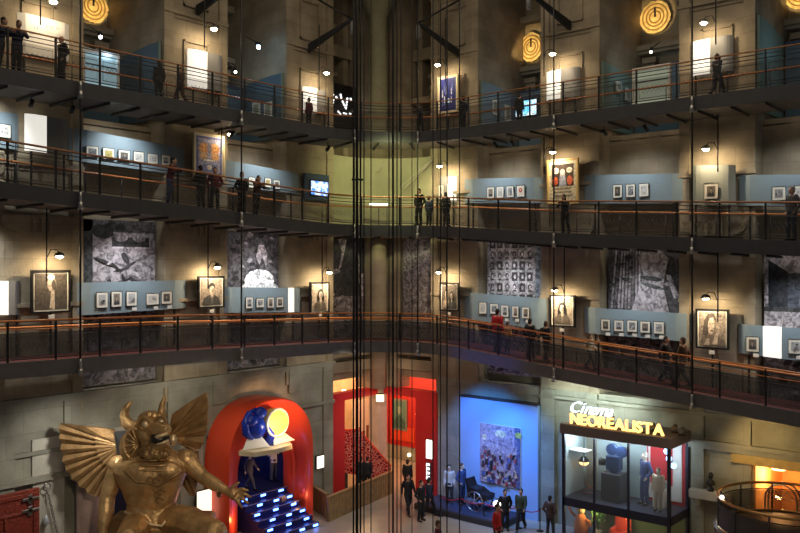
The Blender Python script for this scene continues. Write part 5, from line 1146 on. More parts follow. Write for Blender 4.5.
s0,s1=hit('L',73,500,.3)[0],hit('L',97,500,.3)[0]
r=thing('striped_column','pink and cream fluted column partly hidden behind the statue wing','column',W('L',(s0+s1)/2,.55,0),0); w_=(s1-s0)/2
b=MB(); n=36; b.loft([[((w_*(1-.05*(j%2)))*math.cos(2*PI*j/n),(w_*.6*(1-.05*(j%2)))*math.sin(2*PI*j/n),z) for j in range(n)] for z in (.3,3.7)]); b.build('shaft',mat('pinkish_plaster',(.55,.40,.36),.7,var=.1),r)
b=MB(); b.box(-w_*1.1,w_*1.1,-.5,.5,0,.3); b.build('base',M['palestone'],r); b=MB(); b.box(-w_*1.1,w_*1.1,-.5,.5,3.7,3.84); b.build('capital',M['palestone'],r)
s0=hit('L',97,500,.3)[0]
r=thing('dark_screen','tall dark navy screen standing behind the bronze statue','screen',W('L',s0+.05,.3,0),0); b=MB(); b.box(0,2.6,0,.1,.05,3.4); b.build('panel_sheet',M['navy'],r); b=MB(); b.box(0,2.6,-.2,.25,0,.05); b.build('foot',M['dark'],r)
# ------------------------------------------------------------------ voxel-joined figures
def fused(b, voxel, smooth=2, dec=None, name='tmp'):
    o=b.build(name, M['dark'])
    m=o.modifiers.new('r','REMESH'); m.mode='VOXEL'; m.voxel_size=voxel; m.use_smooth_shade=True
    if smooth: q=o.modifiers.new('s','SMOOTH'); q.factor=.5; q.iterations=smooth
    if dec: q=o.modifiers.new('d','DECIMATE'); q.ratio=dec
    dg=bpy.context.evaluated_depsgraph_get(); me=bpy.data.meshes.new_from_object(o.evaluated_get(dg)); bpy.data.objects.remove(o)
    me.materials.clear(); me.polygons.foreach_set('use_smooth',[True]*len(me.polygons)); return me
def put(name, me, m, parent):
    o=bpy.data.objects.new(name, me); COL.objects.link(o); o.parent=parent
    if not me.materials: me.materials.append(None)
    o.material_slots[0].link='OBJECT'; o.material_slots[0].material=m; return o
# ------------------------------------------------------------------ the bronze winged statue
DS=29.0; X0=(150-400)*DS/FP
def S(px,py,y=0.0):
    d=DS+y; return Vector(((px-400)*d/FP-X0, y, H+(266.5-py)*d/FP))
def bronze(name,c,r=.38,pat=None):
    m=mat(name,c,r,.6,var=.3,vscale=2.2,bump=.5,bscale=7); return m
M['bronze']=bronze('aged_bronze',(.58,.37,.17)); M['feather']=mat('brown_bronze_feather',(.38,.23,.10),.5,.4,var=.3,vscale=3,bump=.4,bscale=9)
M['bronzedark']=bronze('dark_bronze',(.33,.20,.085),.45); M['bronzelight']=bronze('worn_light_bronze',(.80,.62,.38),.4)
p0=at_depth(150,266,DS)
st=thing('winged_statue','huge seated bronze horned statue with open jaws, fan wings and outstretched hand, ground floor left','statue',(p0.x,p0.y,0),AN-PI/2)
b=MB()
def limb(pts, rs, n=12, b_=None):
    (b_ or b).tube(pts, rs, n)
    for p,r in zip(pts,rs): (b_ or b).ell(tuple(p), r*1.0, 10, 8)
# torso rings (px left, px right, py, thickness)
rings=[]
for x0,x1,py,th,y in ((124,180,533,.75,0),(125,180,524,.80,-.02),(127,176,512,.72,0),(128,175,503,.66,.0),(124,179,492,.72,-.02),(119,184,480,.82,-.05),(115,188,470,.86,-.03),(116,188,462,.78,.0),(124,182,456,.62,.02),(136,172,450,.42,.05),(141,167,444,.36,.05)):
    a=S(x0,py,y); c=S(x1,py,y); mx=(a.x+c.x)/2; hw=(c.x-a.x)/2
    rings.append([(mx+hw*math.copysign(abs(math.cos(2*PI*j/24))**.8,math.cos(2*PI*j/24)), y+th*math.copysign(abs(math.sin(2*PI*j/24))**.8,math.sin(2*PI*j/24)), a.z) for j in range(24)])
b.loft(rings[::-1])
for px in (138,167): 
    c=S(px,472,-.62); b.ell(tuple(c),(.50,.26,.36),14,10)          # chest muscles
c=S(153,497,-.52); b.ell(tuple(c),(.55,.22,.5),14,10)
for px,py in ((118,465),(187,459)): b.ell(tuple(S(px,py,0)),(.36,.36,.34),12,10)
limb([S(118,465,0),S(113,480,.0),S(107.5,497,-.1),S(106,512,-.25),S(103,529,-.45),S(103,538,-.55)],[.33,.31,.27,.28,.20,.17])
limb([S(187,459,0),S(194,468,-.15),S(203,477,-.35),S(214,484,-.6),S(227,491,-.85)],[.33,.29,.24,.23,.14])
limb([S(140,522,-.1),S(134,532,-1.0),S(128,540,-1.9)],[.58,.52,.44]); limb([S(128,540,-1.9),S(126,590,-1.7),S(126,640,-1.4)],[.44,.40,.26])
limb([S(168,520,-.1),S(190,523,-.9),S(214,534,-1.7)],[.60,.55,.46]); limb([S(214,534,-1.7),S(212,585,-1.5),S(210,640,-1.2)],[.46,.40,.26])
for px,yy in ((126,-1.5),(210,-1.3)):
    q=S(px,640,yy); b.ell((q.x,q.y-.35,.25),(.3,.62,.25),12,8); b.tube([(q.x,q.y,q.z),(q.x,q.y,.3)],[.28,.28],10)
# open hand: palm and five fingers
w=S(227,491,-.85); pm=S(234,494,-1.0)
b.tube([w,S(231,492.5,-.92),pm,S(237,495.5,-1.05)],[.14,.17,.20,.17],12,flat=1)
fing=[(239,489.5,248,490.5,.0),(240,493,250.5,497,.0),(238.5,497,248,503,.05),(235.5,499.5,242,507.5,.1)]
for i,(x0,y0,x1,y1,dy) in enumerate(fing):
    a=S(x0,y0,-1.02-dy); c=S(x1,y1,-1.12-dy); mid=(a+c)/2+Vector((0,-.05,.05)); b.tube([S(235,494.5,-1.0),a,mid,c],[.085,.07,.06,.045],8); b.ell(tuple(c),.045,8,6)
a=S(232,488,-1.0); c=S(239,482.5,-1.15); b.tube([S(230,492,-.92),a,(a+c)/2+Vector((0,-.03,.02)),c],[.09,.075,.065,.045],8); b.ell(tuple(c),.045,8,6)
# other hand resting on the knee
q=S(103,538,-.55)
for i in range(5):
    e=q+Vector((-.12+.07*i,-.35+(.08 if i in(0,4) else 0),-.18)); b.tube([q,(q+e)/2+Vector((0,0,.04)),e],[.12,.07,.05],8)
put('body',fused(b,.03,2),M['bronze'],st)
# head
b=MB()
b.ell(tuple(S(152,431,-.15)),(.62,.58,.56),18,12); b.ell(tuple(S(150,421,-.1)),(.45,.42,.36),14,10)
b.ell(tuple(S(160,430,-.62)),(.34,.42,.24),12,10)
b.tube([S(152,430,-.3),S(160,428.5,-.80),S(168.5,430,-1.05)],[.38,.27,.15],12)           # upper jaw
b.tube([S(147,444,-.35),S(157,447,-.75),S(168.5,443.5,-.95)],[.28,.15,.09],12)            # lower jaw
b.tube([S(140,427,-.45),S(145,420,-.6),S(152,420,-.7)],[.09,.11,.07],8); b.tube([S(155,420,-.72),S(161,418,-.62),S(166,422,-.45)],[.07,.1,.07],8)
for x,y in ((149,415),(154,416),(159,417),(145,418)): b.ell(tuple(S(x,y,-.4)),.12,8,6)
for x,y in ((164,427),(167,428)): b.ell(tuple(S(x,y,-.95)),.09,8,6)
b.tube([S(150,452,.1),S(152,444,.0)],[.5,.45],12)
put('head',fused(b,.03,1),M['bronze'],st)
b=MB(); b.ell(tuple(S(159.8,438.3,-.86)),(.33,.33,.22),12,8); put('mouth_dark',fused(b,.03,1),M['frame'],st)  # solid black lump standing for the dark inside the open mouth
for k,(x0,y0,x1,y1,yy) in enumerate(((149,440.5,168,433.5,-1.12),(149.5,444,169,441,-1.04))):
    b=MB(); b.tube([S(x0,y0,-.72),S((x0+x1)/2,(y0+y1)/2-.6+k*1.2,yy-.05),S(x1,y1,yy+.02)],[.05,.075,.055],8); b.build('lip',M['bronzelight'],st)
b=MB()
for i in range(7): b.cyl(S(152+2.2*i,443.2-.5*i,-.93),S(152+2.2*i,441.4-.5*i,-.95),.04,.012,6)
b.build('teeth',M['bronzelight'],st)['kind']='stuff'
for x,y,yy in ((145,424.5,-.62),(161,422.5,-.70)):
    b=MB(); b.ell(tuple(S(x,y,yy-.06)),(.14,.09,.14),12,8); e=b.build('eye',M['bronzelight'],st)
    b=MB(); c=S(x,y,yy-.09); b.tube([(c.x+.19*math.cos(a*PI/8),c.y,c.z+.19*math.sin(a*PI/8)) for a in range(16)],.045,6,closed=True); b.build('eye_ring',M['bronzedark'],e)
b=MB(); b.tube([S(143,427,-.1),S(133,427.5,-.1),S(126,422,-.1),S(124,415,-.12),S(126,408,-.15),S(131.5,401.5,-.2)],[.26,.24,.20,.16,.12,.05],12); b.build('horn',M['bronze'],st)
b=MB(); b.tube([S(163,417,-.1),S(161.5,411,-.1),S(162.5,404,-.12),S(165,395,-.15)],[.17,.14,.10,.03],12); b.build('horn',M['bronze'],st)
b=MB()
for i in range(16):
    a=2*PI*i/16; 
    b.ell(tuple(S(154+12.5*math.cos(a),452+4.0*math.sin(a),-.62-.12*abs(math.sin(a)))),(.15,.14,.13),8,6)
for i in range(7): b.ell(tuple(S(146+3.2*i,455+1.6*math.sin(i*2),-.82)),(.12,.12,.15),8,6)
put('beard_curls',fused(b,.035,1),M['bronzedark'],st)
# ear fins
b=MB(); cx,cy=134,444
b.prism([(S(cx+10*math.cos(a),cy+15*math.sin(a)).x,S(cx,cy-15*math.sin(a)).z) for a in [2*PI*i/20 for i in range(20)]],-.50,-.36)
f=b.build('ear_fin',M['bronzedark'],st); 
for i in range(6):
    a=math.radians(100+i*30); b=MB(); b.tube([S(cx+4,cy,-.56),S(cx+9*math.cos(a),cy-14*math.sin(a),-.56)],[.06,.045],6); b.build('ridge',M['bronze'],f)
b=MB(); b.tube([S(cx+10*math.cos(a),cy+15*math.sin(a),-.5) for a in [2*PI*i/24 for i in range(24)]],.065,8,closed=True); b.build('fin_edge',M['bronze'],f)
b=MB(); b.ell(tuple(S(173,440,-.3)),(.16,.14,.20),12,8); b.build('ear_stud',M['bronzelight'],st)
# collar and chest plate relief
b=MB()
for k,(yy,wd) in enumerate(((457,20),(462,27),(467,31))):
    pts=[S(152+wd*math.sin(a),yy+3.5*math.cos(a),-.1-.72*math.cos(a)-.03*k) for a in [(-1.35+2.7*i/14) for i in range(15)]]
    b=MB(); b.tube(pts,.035,6); b.build('collar_ring',M['bronze'],st)
b=MB()
rr=random.Random(5)
def vpt(x,y): return S(x,y,-.84-.05*math.cos((x-152)/20))
b.tube([vpt(124,470),vpt(136,482),vpt(148,483),vpt(157,486),vpt(168,480),vpt(182,471)],.045,6); b.build('chest_line',M['bronzedark'],st)
for i in range(9):
    b=MB(); x=156+rr.uniform(-6,6); y=480+rr.uniform(-6,22); c=S(x,y,-.80 if y>486 else -.92); b.tube([(c.x+.11*math.cos(a*PI/5),c.y,c.z+.09*math.sin(a*PI/5)) for a in range(8)],.025,5); b.build('relief_scroll',M['bronzedark'],st)
b=MB(); b.tube([S(125,512,-.50),S(138,518,-.82),S(152,525,-.92),S(162,526,-.92),S(170,516,-.80),S(178,505,-.45)],.06,8); b.build('skirt_hem',M['bronzelight'],st)
b=MB(); b.tube([S(219+1.6*math.cos(a),492+4.5*math.sin(a),-.72+.17*math.cos(a)) for a in [2*PI*i/16 for i in range(16)]],.045,6,closed=True); b.build('bracelet',M['bronzedark'],st)
# wings as fans of feathers
def wing(root, tips, ydep, inner, name='wing'):
    cx,cy=root; n=len(tips)-1
    b=MB(); r0=S(cx,cy,ydep)
    poly=[r0]+[S(x,y,ydep) for x,y in tips]
    v=[(p.x,p.y,p.z) for p in poly]+[(p.x,p.y+.12,p.z) for p in poly]; m=len(poly)
    b.add(v,[tuple(range(m)),tuple(range(2*m-1,m-1,-1))]+[(i,(i+1)%m,(i+1)%m+m,i+m) for i in range(m)])
    wg=b.build(name,M['bronzedark'],st)
    for i in range(n):
        (xa,ya),(xb,yb)=tips[i],tips[i+1]; a=S(xa,ya,ydep-.02); c=S(xb,yb,ydep-.02); r=S(cx,cy,ydep-.02)
        t0=.20; p=r.lerp(a,t0); q=r.lerp(c,t0); g_=.09; a2=a.lerp(c,g_); c2=c.lerp(a,g_); p2=p.lerp(q,g_); q2=q.lerp(p,g_); md=(a2+c2)/2+((a2+c2)/2-r).normalized()*.06; mi=(p2+q2)/2
        b=MB(); up=Vector((0,-.10,0)); b.add([p2,a2,md,c2,q2,mi+up,md*.985+r*.015+up],[(0,1,6,5),(1,2,6),(2,3,6),(3,4,5,6),(0,5,4)]); b.build('feather',M['feather'],wg)
    for i in range(n):        # short covert feathers near the root
        (xa,ya),(xb,yb)=tips[i],tips[i+1]; r=S(cx,cy,ydep-.1); a=r.lerp(S(xa,ya,ydep-.1),inner); c=r.lerp(S(xb,yb,ydep-.1),inner)
        b=MB(); b.add([r,a,(a+c)/2+((a+c)/2-r)*.12+Vector((0,-.04,0)),c],[(0,1,2),(0,2,3)]); b.build('covert_feather',M['feather'] if i%2 else M['bronzedark'],wg)
    return wg
wing((122,446),[(113,429.4),(60,423.5),(60,433),(61,443),(63,455),(65,466),(70,474),(77,482),(85,489),(93.6,495.5),(103,494),(112,482)],.55,.42)
wing((168,438),[(172,414),(206,392),(207.5,403),(207.5,413),(207,424),(205.5,435),(200,449),(190,450)],.6,.45)
wing((176,452),[(180,450),(198,452),(198,468),(197,484),(194,497),(186,490),(181,478)],.9,.3)
b=MB(); 
c0=[S(114,432,.3),S(125,431,.2),S(127,456,.1),S(117,455,.25)]; b.add([tuple(p) for p in c0]+[(p.x,p.y+.15,p.z) for p in c0],[(0,1,2,3),(7,6,5,4),(0,4,5,1),(1,5,6,2),(2,6,7,3),(3,7,4,0)]); b.build('wing_mount',M['steel'],st)
b=MB(); b.bbox(-1.7,1.9,.5,1.8,0,2.5,.08); b.bbox(-1.7,1.9,-.9,1.8,0,1.6,.08); b.build('throne',M['bronzedark'],st)
b=MB(); b.bbox(-2.2,2.6,-2.9,2.0,-.0,.14,.03); b.build('plinth',M['bronzedark'],st)
# ------------------------------------------------------------------ people
POSE={}
def pose_data(kind):
    # person 1.75 m tall, facing -y. joints in metres
    P=dict(pel=(0,0,.95),ch=(0,.0,1.30),nk=(0,.01,1.48),hd=(0,-.015,1.62))
    P['hipL']=(-.09,0,.92); P['hipR']=(.09,0,.92); P['knL']=(-.10,-.02,.50); P['knR']=(.10,-.02,.50); P['anL']=(-.11,.02,.09); P['anR']=(.11,.02,.09)
    P['shL']=(-.18,.0,1.42); P['shR']=(.18,.0,1.42); P['elL']=(-.23,.03,1.13); P['elR']=(.23,.03,1.13); P['wrL']=(-.23,-.06,.88); P['wrR']=(.23,-.06,.88)
    if kind=='lean':
        for k in ('ch','nk','hd','shL','shR'): x,y,z=P[k]; P[k]=(x,y-.10*(z-.95)/.5,z-.02)
        P['elL']=(-.24,-.22,1.22); P['elR']=(.24,-.22,1.22); P['wrL']=(-.10,-.42,1.27); P['wrR']=(.08,-.43,1.27); P['anR']=(.12,.14,.09); P['knR']=(.11,.05,.50)
    if kind=='walk':
        P['knL']=(-.09,-.20,.52); P['anL']=(-.09,-.30,.11); P['knR']=(.09,.04,.50); P['anR']=(.10,.30,.14); P['elL']=(-.23,.14,1.16); P['wrL']=(-.23,.12,.90); P['elR']=(.23,-.10,1.15); P['wrR']=(.21,-.28,.98)
    if kind=='phone':
        P['elL']=(-.24,-.06,1.14); P['elR']=(.24,-.06,1.14); P['wrL']=(-.08,-.30,1.30); P['wrR']=(.08,-.30,1.30); P['hd']=(0,-.05,1.60)
    if kind=='pocket':
        P['elL']=(-.30,.07,1.15); P['elR']=(.30,.07,1.15); P['wrL']=(-.19,-.05,.95); P['wrR']=(.19,-.05,.95); P['knL']=(-.13,-.03,.5); P['anL']=(-.17,.0,.09)
    return {k:Vector(v) for k,v in P.items()}
def build_pose(kind):
    P=pose_data(kind); V=.018
    b=MB()
    def T(pts,rs,n=10): limb([P[p] if isinstance(p,str) else Vector(p) for p in pts],rs,n,b)
    # body
    hd=P['hd']
    b.ell(tuple(hd+Vector((0,0,.015))),(.078,.096,.118),14,10); b.ell(tuple(hd+Vector((0,-.03,-.065))),(.052,.06,.05),10,8)
    b.tube([hd+Vector((0,-.085,.02)),hd+Vector((0,-.115,-.02)),hd+Vector((0,-.09,-.035))],[.012,.02,.014],8)
    for sx in (-1,1):
        b.ell(tuple(hd+Vector((sx*.08,.005,-.01))),(.018,.028,.036),8,6); b.ell(tuple(hd+Vector((sx*.03,-.088,.018))),(.014,.012,.010),8,6)
    b.ell(tuple(hd+Vector((0,-.09,-.062))),(.026,.014,.012),8,6)
    b.tube([P['nk']-Vector((0,0,.08)),P['nk'],hd-Vector((0,0,.06))],[.07,.056,.055],10)
    tor=[(P['pel']-Vector((0,0,.06)),.155,.105),(P['pel']+Vector((0,0,.1)),.135,.095),(P['ch']-Vector((0,0,.02)),.165,.115),(P['ch']+Vector((0,0,.10)),.165,.10),(P['nk']-Vector((0,0,.03)),.08,.07)]
    def torso(bb,e,z0=0): bb.loft([[(c.x+(rx+e)*math.cos(2*PI*j/16),c.y+(ry+e)*math.sin(2*PI*j/16),c.z) for j in range(16)] for c,rx,ry in tor[z0:]])
    torso(b,0)
    for s in 'LR':
        T(['hip'+s,'kn'+s,'an'+s],[.085,.058,.042]); T(['sh'+s,'el'+s,'wr'+s],[.052,.040,.028])
        an=P['an'+s]; b.tube([an,an+Vector((0,-.10,-.05)),an+Vector((0,-.16,-.06))],[.04,.035,.025],8)
        wr=P['wr'+s]; el=P['el'+s]; d=(wr-el).normalized(); sx=-1 if s=='L' else 1
        pm=wr+d*.055; side=Vector((0,1,0)) if abs(d.z)>.6 else Vector((-sx,0,0)).cross(d).normalized() if False else Vector((1,0,0))
        side=(side-d*side.dot(d)).normalized()
        b.tube([wr,pm,wr+d*.085],[.028,.034,.032],8)
        crl=d.cross(side).normalized()*(.02)
        for i in range(4):
            r=wr+d*.08+side*(-.027+.018*i); L=[.062,.075,.070,.055][i]; b.tube([r,r+d*L*.5+crl*.3,r+d*L+crl],[.010,.0095,.008],6)
        b.tube([wr+d*.03,wr+d*.05-side*.045,wr+d*.085-side*.055+crl],[.013,.012,.009],6)
    D={'body':fused(b,.0125,1,.35)}
    # coat
    b=MB(); torso(b,.028); b.loft([[(P['pel'].x+(rx)*math.cos(2*PI*j/16),P['pel'].y+(ry)*math.sin(2*PI*j/16),z) for j in range(16)] for z,rx,ry in ((.80,.19,.14),(.95,.18,.13),(1.1,.165,.12))])
    for s in 'LR': T(['sh'+s,'el'+s],[.075,.062]); limb([P['el'+s],P['el'+s].lerp(P['wr'+s],.9)],[.060,.045],10,b)
    D['coat']=fused(b,V,2,.5)
    b=MB(); limb([P['pel']-Vector((0,0,.05))],[.15],10,b); b.ell(tuple(P['pel']-Vector((0,0,.04))),(.17,.125,.12),14,8)
    for s in 'LR': limb([P['hip'+s],P['kn'+s],P['an'+s]+Vector((0,0,.02))],[.105,.078,.066],10,b)
    D['trousers']=fused(b,V,1,.5)
    for s in 'LR':
        b=MB(); an=P['an'+s]; b.ell(tuple(an+Vector((0,-.07,-.045))),(.05,.14,.045),12,8); b.ell(tuple(an+Vector((0,0,-.02))),(.05,.06,.06),10,8); D['shoe'+s]=fused(b,.014,1,.5)
    b=MB(); b.ell(tuple(hd+Vector((0,.018,.045))),(.09,.10,.105),14,10); b.ell(tuple(hd+Vector((0,.055,-.02))),(.078,.06,.09),12,8); D['hair']=fused(b,.014,1,.5)
    b=MB(); b.ell(tuple(hd+Vector((0,.018,.045))),(.092,.10,.105),14,10); b.tube([hd+Vector((0,.06,.0)),hd+Vector((0,.07,-.12)),hd+Vector((0,.08,-.26))],[.09,.095,.07],12); D['longhair']=fused(b,.014,1,.5)
    b=MB(); b.ell(tuple(P['ch']+Vector((0,.20,-.02))),(.14,.10,.21),14,10); D['bag']=fused(b,.02,1,.5)
    return D
def cm(name,c,r=.8): 
    return bpy.data.materials.get(name) or mat(name,c,r)
SKIN=cm('skin_light',(.55,.32,.22),.6)
COLS={'black':(.012,.012,.015),'navy':(.02,.03,.07),'grey':(.09,.09,.10),'darkgrey':(.035,.035,.04),'red':(.55,.02,.02),'orange':(.50,.22,.08),'brown':(.10,.05,.03),'maroon':(.14,.02,.03),'pale':(.50,.42,.30),'blue':(.04,.07,.20),'white':(.6,.6,.6),'green':(.05,.07,.04)}
def figure(pose, loc, rz, label, coat='black', legs='black', hair='dark', long=False, bag=None, sc=1.0, name='person', cat='person', skin=None, group=None):
    if pose not in POSE: POSE[pose]=build_pose(pose)
    D=POSE[pose]; r=thing(name,label,cat,loc,rz,group,sc if sc!=1 else None)
    hc={'dark':(.02,.014,.01),'brown':(.08,.04,.02),'grey':(.25,.24,.22),'bald':(.5,.3,.2)}[hair]
    put('body',D['body'],skin or SKIN,r); put('coat',D['coat'],cm('cloth_'+coat,COLS[coat]),r); put('trousers',D['trousers'],cm('cloth_'+legs,COLS[legs]),r)
    put('shoe',D['shoeL'],cm('shoe_black',(.01,.01,.01),.5),r); put('shoe',D['shoeR'],cm('shoe_black',(.01,.01,.01),.5),r)
    if hair!='bald': put('hair',D['longhair' if long else 'hair'],cm('hair_'+hair,hc,.7),r)
    if bag: put('backpack',D['bag'],cm('cloth_'+bag,COLS[bag]),r)
    return r
def on_deck(side,k,px,o):
    s,_,_=hit(side,px,266,o)
    # near the corner follow the curved path
    p=W(side,s,o,0); i0=min(range(len(PATH)),key=lambda i:(PATH[i][0]-p).length)
    return Vector((p.x,p.y,ZPROF[k][i0]+.5)), s
# heading: angle so that local -y points along the wanted direction; 'out' = towards the hall
def head_rz(side,how):
    base={'L':0,'R':-PI/2}[side]
    return base+{'out':0,'wall':PI,'left':-PI/2,'right':PI/2,'outleft':-.6,'outright':.6,'wallleft':PI+.5,'wallright':PI-.5}[how]
PEOPLE=[
('L','T',0,1.9,'lean','outright','person in a dark jacket at the very left edge of the top gallery','navy','black','dark',False,None,1.0),
('L','T',17,1.9,'lean','out','person in a dark blue top leaning on the rail before the wide white board','navy','black','dark',False,None,1.0),
('L','T',62,1.3,'pocket','left','bald person in a dark jacket standing beside the wide white board, top gallery','darkgrey','black','bald',False,None,1.0),
('L','T',159,1.2,'stand','wall','dark silhouetted person before the small print in the leftmost chapel','black','black','dark',True,None,.95),
('L','T',181,1.3,'walk','left','person in a brown coat beside the white and grey board, top gallery left','brown','brown','brown',False,None,.9),
('L','T',309,1.4,'stand','wall','person in a red top before the folding board next to the corner, top gallery','maroon','black','dark',False,None,.8),
('R','T',463,1.4,'pocket','left','person in dark clothes just right of the deep blue poster','black','black','dark',False,None,.95),
('R','T',420,1.8,'lean','out','person in dark clothes left of the deep blue poster by the corner','black','black','dark',False,None,.9),
('R','T',519.5,1.0,'stand','wall','silhouetted person looking at the bright cyan screen','black','black','dark',False,None,.85),
('R','T',717,1.2,'walk','wallright','reddish-haired person in a grey coat passing the white and grey board, top right','darkgrey','black','brown',False,None,1.0),
('L','A',170,1.8,'lean','outright','person in a maroon jacket and jeans at the rail, left of the violet poster','maroon','blue','dark',False,None,1.05),
('L','A',201,1.8,'phone','wall','person in dark clothes before the left edge of the violet poster','black','black','dark',False,None,1.0),
('L','A',215,1.9,'pocket','outleft','person in a dark red coat before the right edge of the violet poster','maroon','black','dark',False,None,.98),
('L','A',242,1.9,'pocket','out','person in a black coat by the thin rod, right of the violet poster','black','black','dark',False,None,1.0),
('L','A',256.5,1.9,'lean','out','long-haired person in a dark top, right of the thin rod, middle walkway','brown','black','brown',True,None,.98),
('R','A',419,2.6,'pocket','out','left one of three dark people by the corner, middle walkway','black','black','dark',False,None,1.0),
('R','A',429,1.5,'stand','wall','middle and shortest of three dark people by the corner, middle walkway','navy','black','dark',False,None,.85),
('R','A',446,1.3,'pocket','wall','person in dark clothes before the small white board, middle walkway','black','black','dark',False,None,.95),
('R','A',565,1.9,'lean','out','person holding something pale at the rail before the gold-framed poster','darkgrey','black','dark',True,None,.95),
('R','A',792,2.0,'pocket','outleft','person in grey cut by the right edge, middle walkway','grey','navy','grey',False,None,1.1),
('R','B',497.5,1.7,'stand','wall','person in a bright red jacket and black trousers, lower walkway','red','black','dark',False,None,1.12),
('R','B',507.5,1.5,'stand','wall','child in an orange-brown top beside the person in red','orange','darkgrey','brown',False,None,.82),
('R','B',530,1.6,'pocket','wall','person in a long black coat, left of two near the thin rod, lower walkway','black','black','dark',False,None,1.0),
('R','B',546,1.5,'stand','wallright','person in black with a dark backpack, right of two near the thin rod','black','darkgrey','dark',False,'black',1.0),
('R','B',590,1.4,'walk','right','person in a pale beige top walking, left end of the long right board','pale','grey','brown',False,None,.85),
('R','B',666,1.4,'walk','right','person in dark clothes, left of the walking pair below the longest right board','black','navy','dark',False,None,1.05),
('R','B',683,1.5,'walk','left','person in a brown-grey top, right of the walking pair, left of the close-up photograph','brown','grey','brown',False,None,1.1),
]
for (sd,k,px,o,ps,how,lb,c,l,h,lg,bg,sc) in PEOPLE:
    p,s=on_deck(sd,k,px,o); figure(ps,p,head_rz(sd,how),lb,c,l,h,lg,bg,sc)
GP=[(408,515,'walk',.4,'person striding in dark clothes past the parapet, leftmost walker of the ground floor','black','black','dark',1.08),
(407.5,494,'stand',2.8,'person in black standing farther back in front of the corner room','black','black','dark',1.0),
(421,521,'pocket',.9,'person in black, nearer of the pair at the middle of the ground floor','black','black','dark',1.05),
(429,517,'walk',2.2,'person in a dark blue coat, farther of the pair on the ground floor','navy','black','dark',1.03),
(505,531,'pocket',.2,'person in black standing before the red rope barrier, ground floor','black','black','dark',1.03),
(521,531,'walk',-.4,'person in dark green walking with a pale bag strap, before the painting','green','black','dark',1.05),
(550,536,'pocket',2.5,'person in brown-grey beside the left corner of the glass pavilion','brown','darkgrey','dark',.98),
(497,552,'stand',1.0,'person in a bright red jacket cut by the bottom edge, ground floor','red','black','dark',1.1),
(438,566,'stand',1.5,'red-haired person whose head just shows at the bottom edge by the lift cables','maroon','black','brown',1.0)]
for x,y,ps,a,lb,c,l,h,sc in GP:
    figure(ps,on_z(x,y),AN-PI/2+a,lb,c,l,h,False,None,sc)
q=at_depth(364,486,41.6)
for i,(x,lb) in enumerate(((361,'left of two people in black before the red flowered balustrade'),(367.5,'right of two people in black before the red flowered balustrade'))):
    p=at_depth(x,492,41.8); p.z=.30; figure('stand',p,AN-PI/2+PI*.9,lb,'black','black','dark',False,None,.95)
p=at_depth(364,492,41.8); r=thing('stair_landing','dark low stair landing behind the boarded parapet','landing',(p.x,p.y,0),AN-PI/2)
b=MB(); b.bbox(-.6,.6,-.3,.5,0,.3,.02); b.build('platform',M['dark'],r)
# mannequins
PALE=cm('pale_mannequin',(.6,.5,.42),.6)
q=W('R',6.0,1.2,.31); figure('pocket',q,head_rz('R','right'),'mannequin in a long blue coat with tan hat on the podium','blue','navy','brown',False,None,1.1,'mannequin','mannequin',PALE)
q=W('R',5.5,1.5,.31); figure('stand',q,head_rz('R','outright'),'mannequin in white shirt on the podium, left of the one in a blue coat','white','darkgrey','dark',False,None,1.05,'mannequin','mannequin',PALE)
q=W('R',PV(645,1.0),1.0,1.88); figure('pocket',q,head_rz('R','outleft'),'mannequin in a long blue costume in the right bay of the pavilion','blue','blue','grey',False,None,1.22,'mannequin','mannequin',PALE)
q=W('R',15.72,1.5,1.88); figure('stand',q,head_rz('R','out'),'pale-clothed mannequin at the right end of the pavilion','pale','pale','brown',False,None,.98,'mannequin','mannequin',PALE)
q=Vector((hit('L',250,470,-.4)[0],.4,1.42)); figure('walk',q,.3,'pale grey figure crouched at the left inside the dark arch','grey','grey','brown',False,None,.95,'mannequin','mannequin',PALE)
q=Vector((hit('L',274,470,-.7)[0],.7,1.42)); figure('phone',q,-.5,'figure in a white shirt with raised arms inside the dark arch','white','grey','dark',False,None,1.1,'mannequin','mannequin',PALE)
# ------------------------------------------------------------------ light
w = bpy.data.worlds.new('world'); SC.world = w; w.use_nodes = True
w.node_tree.nodes['Background'].inputs[0].default_value = (.75,.76,.78,1); w.node_tree.nodes['Background'].inputs[1].default_value = .09
def area(name, loc, rot, size, power, col, sy=None):
    l = bpy.data.lights.new(name, 'AREA'); l.energy = power; l.color = col; l.size = size
    if sy: l.shape = 'RECTANGLE'; l.size_y = sy
    o = bpy.data.objects.new(name, l); COL.objects.link(o); o.location = loc; o.rotation_euler = rot; return o
def aim(o, tgt):
    o.rotation_euler = (Vector(tgt)-o.location).to_track_quat('-Z','Y').to_euler()
def spot(name, loc, tgt, power, col, ang=70, blend=.6, rad=.08):
    l = bpy.data.lights.new(name, 'SPOT'); l.energy = power; l.color = col; l.spot_size = math.radians(ang); l.spot_blend = blend; l.shadow_soft_size = rad
    o = bpy.data.objects.new(name, l); COL.objects.link(o); o.location = loc; aim(o, tgt); return o
def point(name, loc, power, col, rad=.1):
    l = bpy.data.lights.new(name, 'POINT'); l.energy = power; l.color = col; l.shadow_soft_size = rad
    o = bpy.data.objects.new(name, l); COL.objects.link(o); o.location = loc; return o
o = area('dome_light', (-14,-14,28.5), (0,0,0), 18, 1200, (1,.84,.64))
SC.view_settings.view_transform = 'Standard'; SC.view_settings.look = 'None'; SC.view_settings.gamma = 1; SC.view_settings.exposure = 0.0
SC.view_settings.use_curve_mapping = False
SC.cycles.use_denoising = True
SC.cycles.max_bounces = 5; SC.cycles.diffuse_bounces = 3; SC.cycles.transparent_max_bounces = 16
KP=1.0
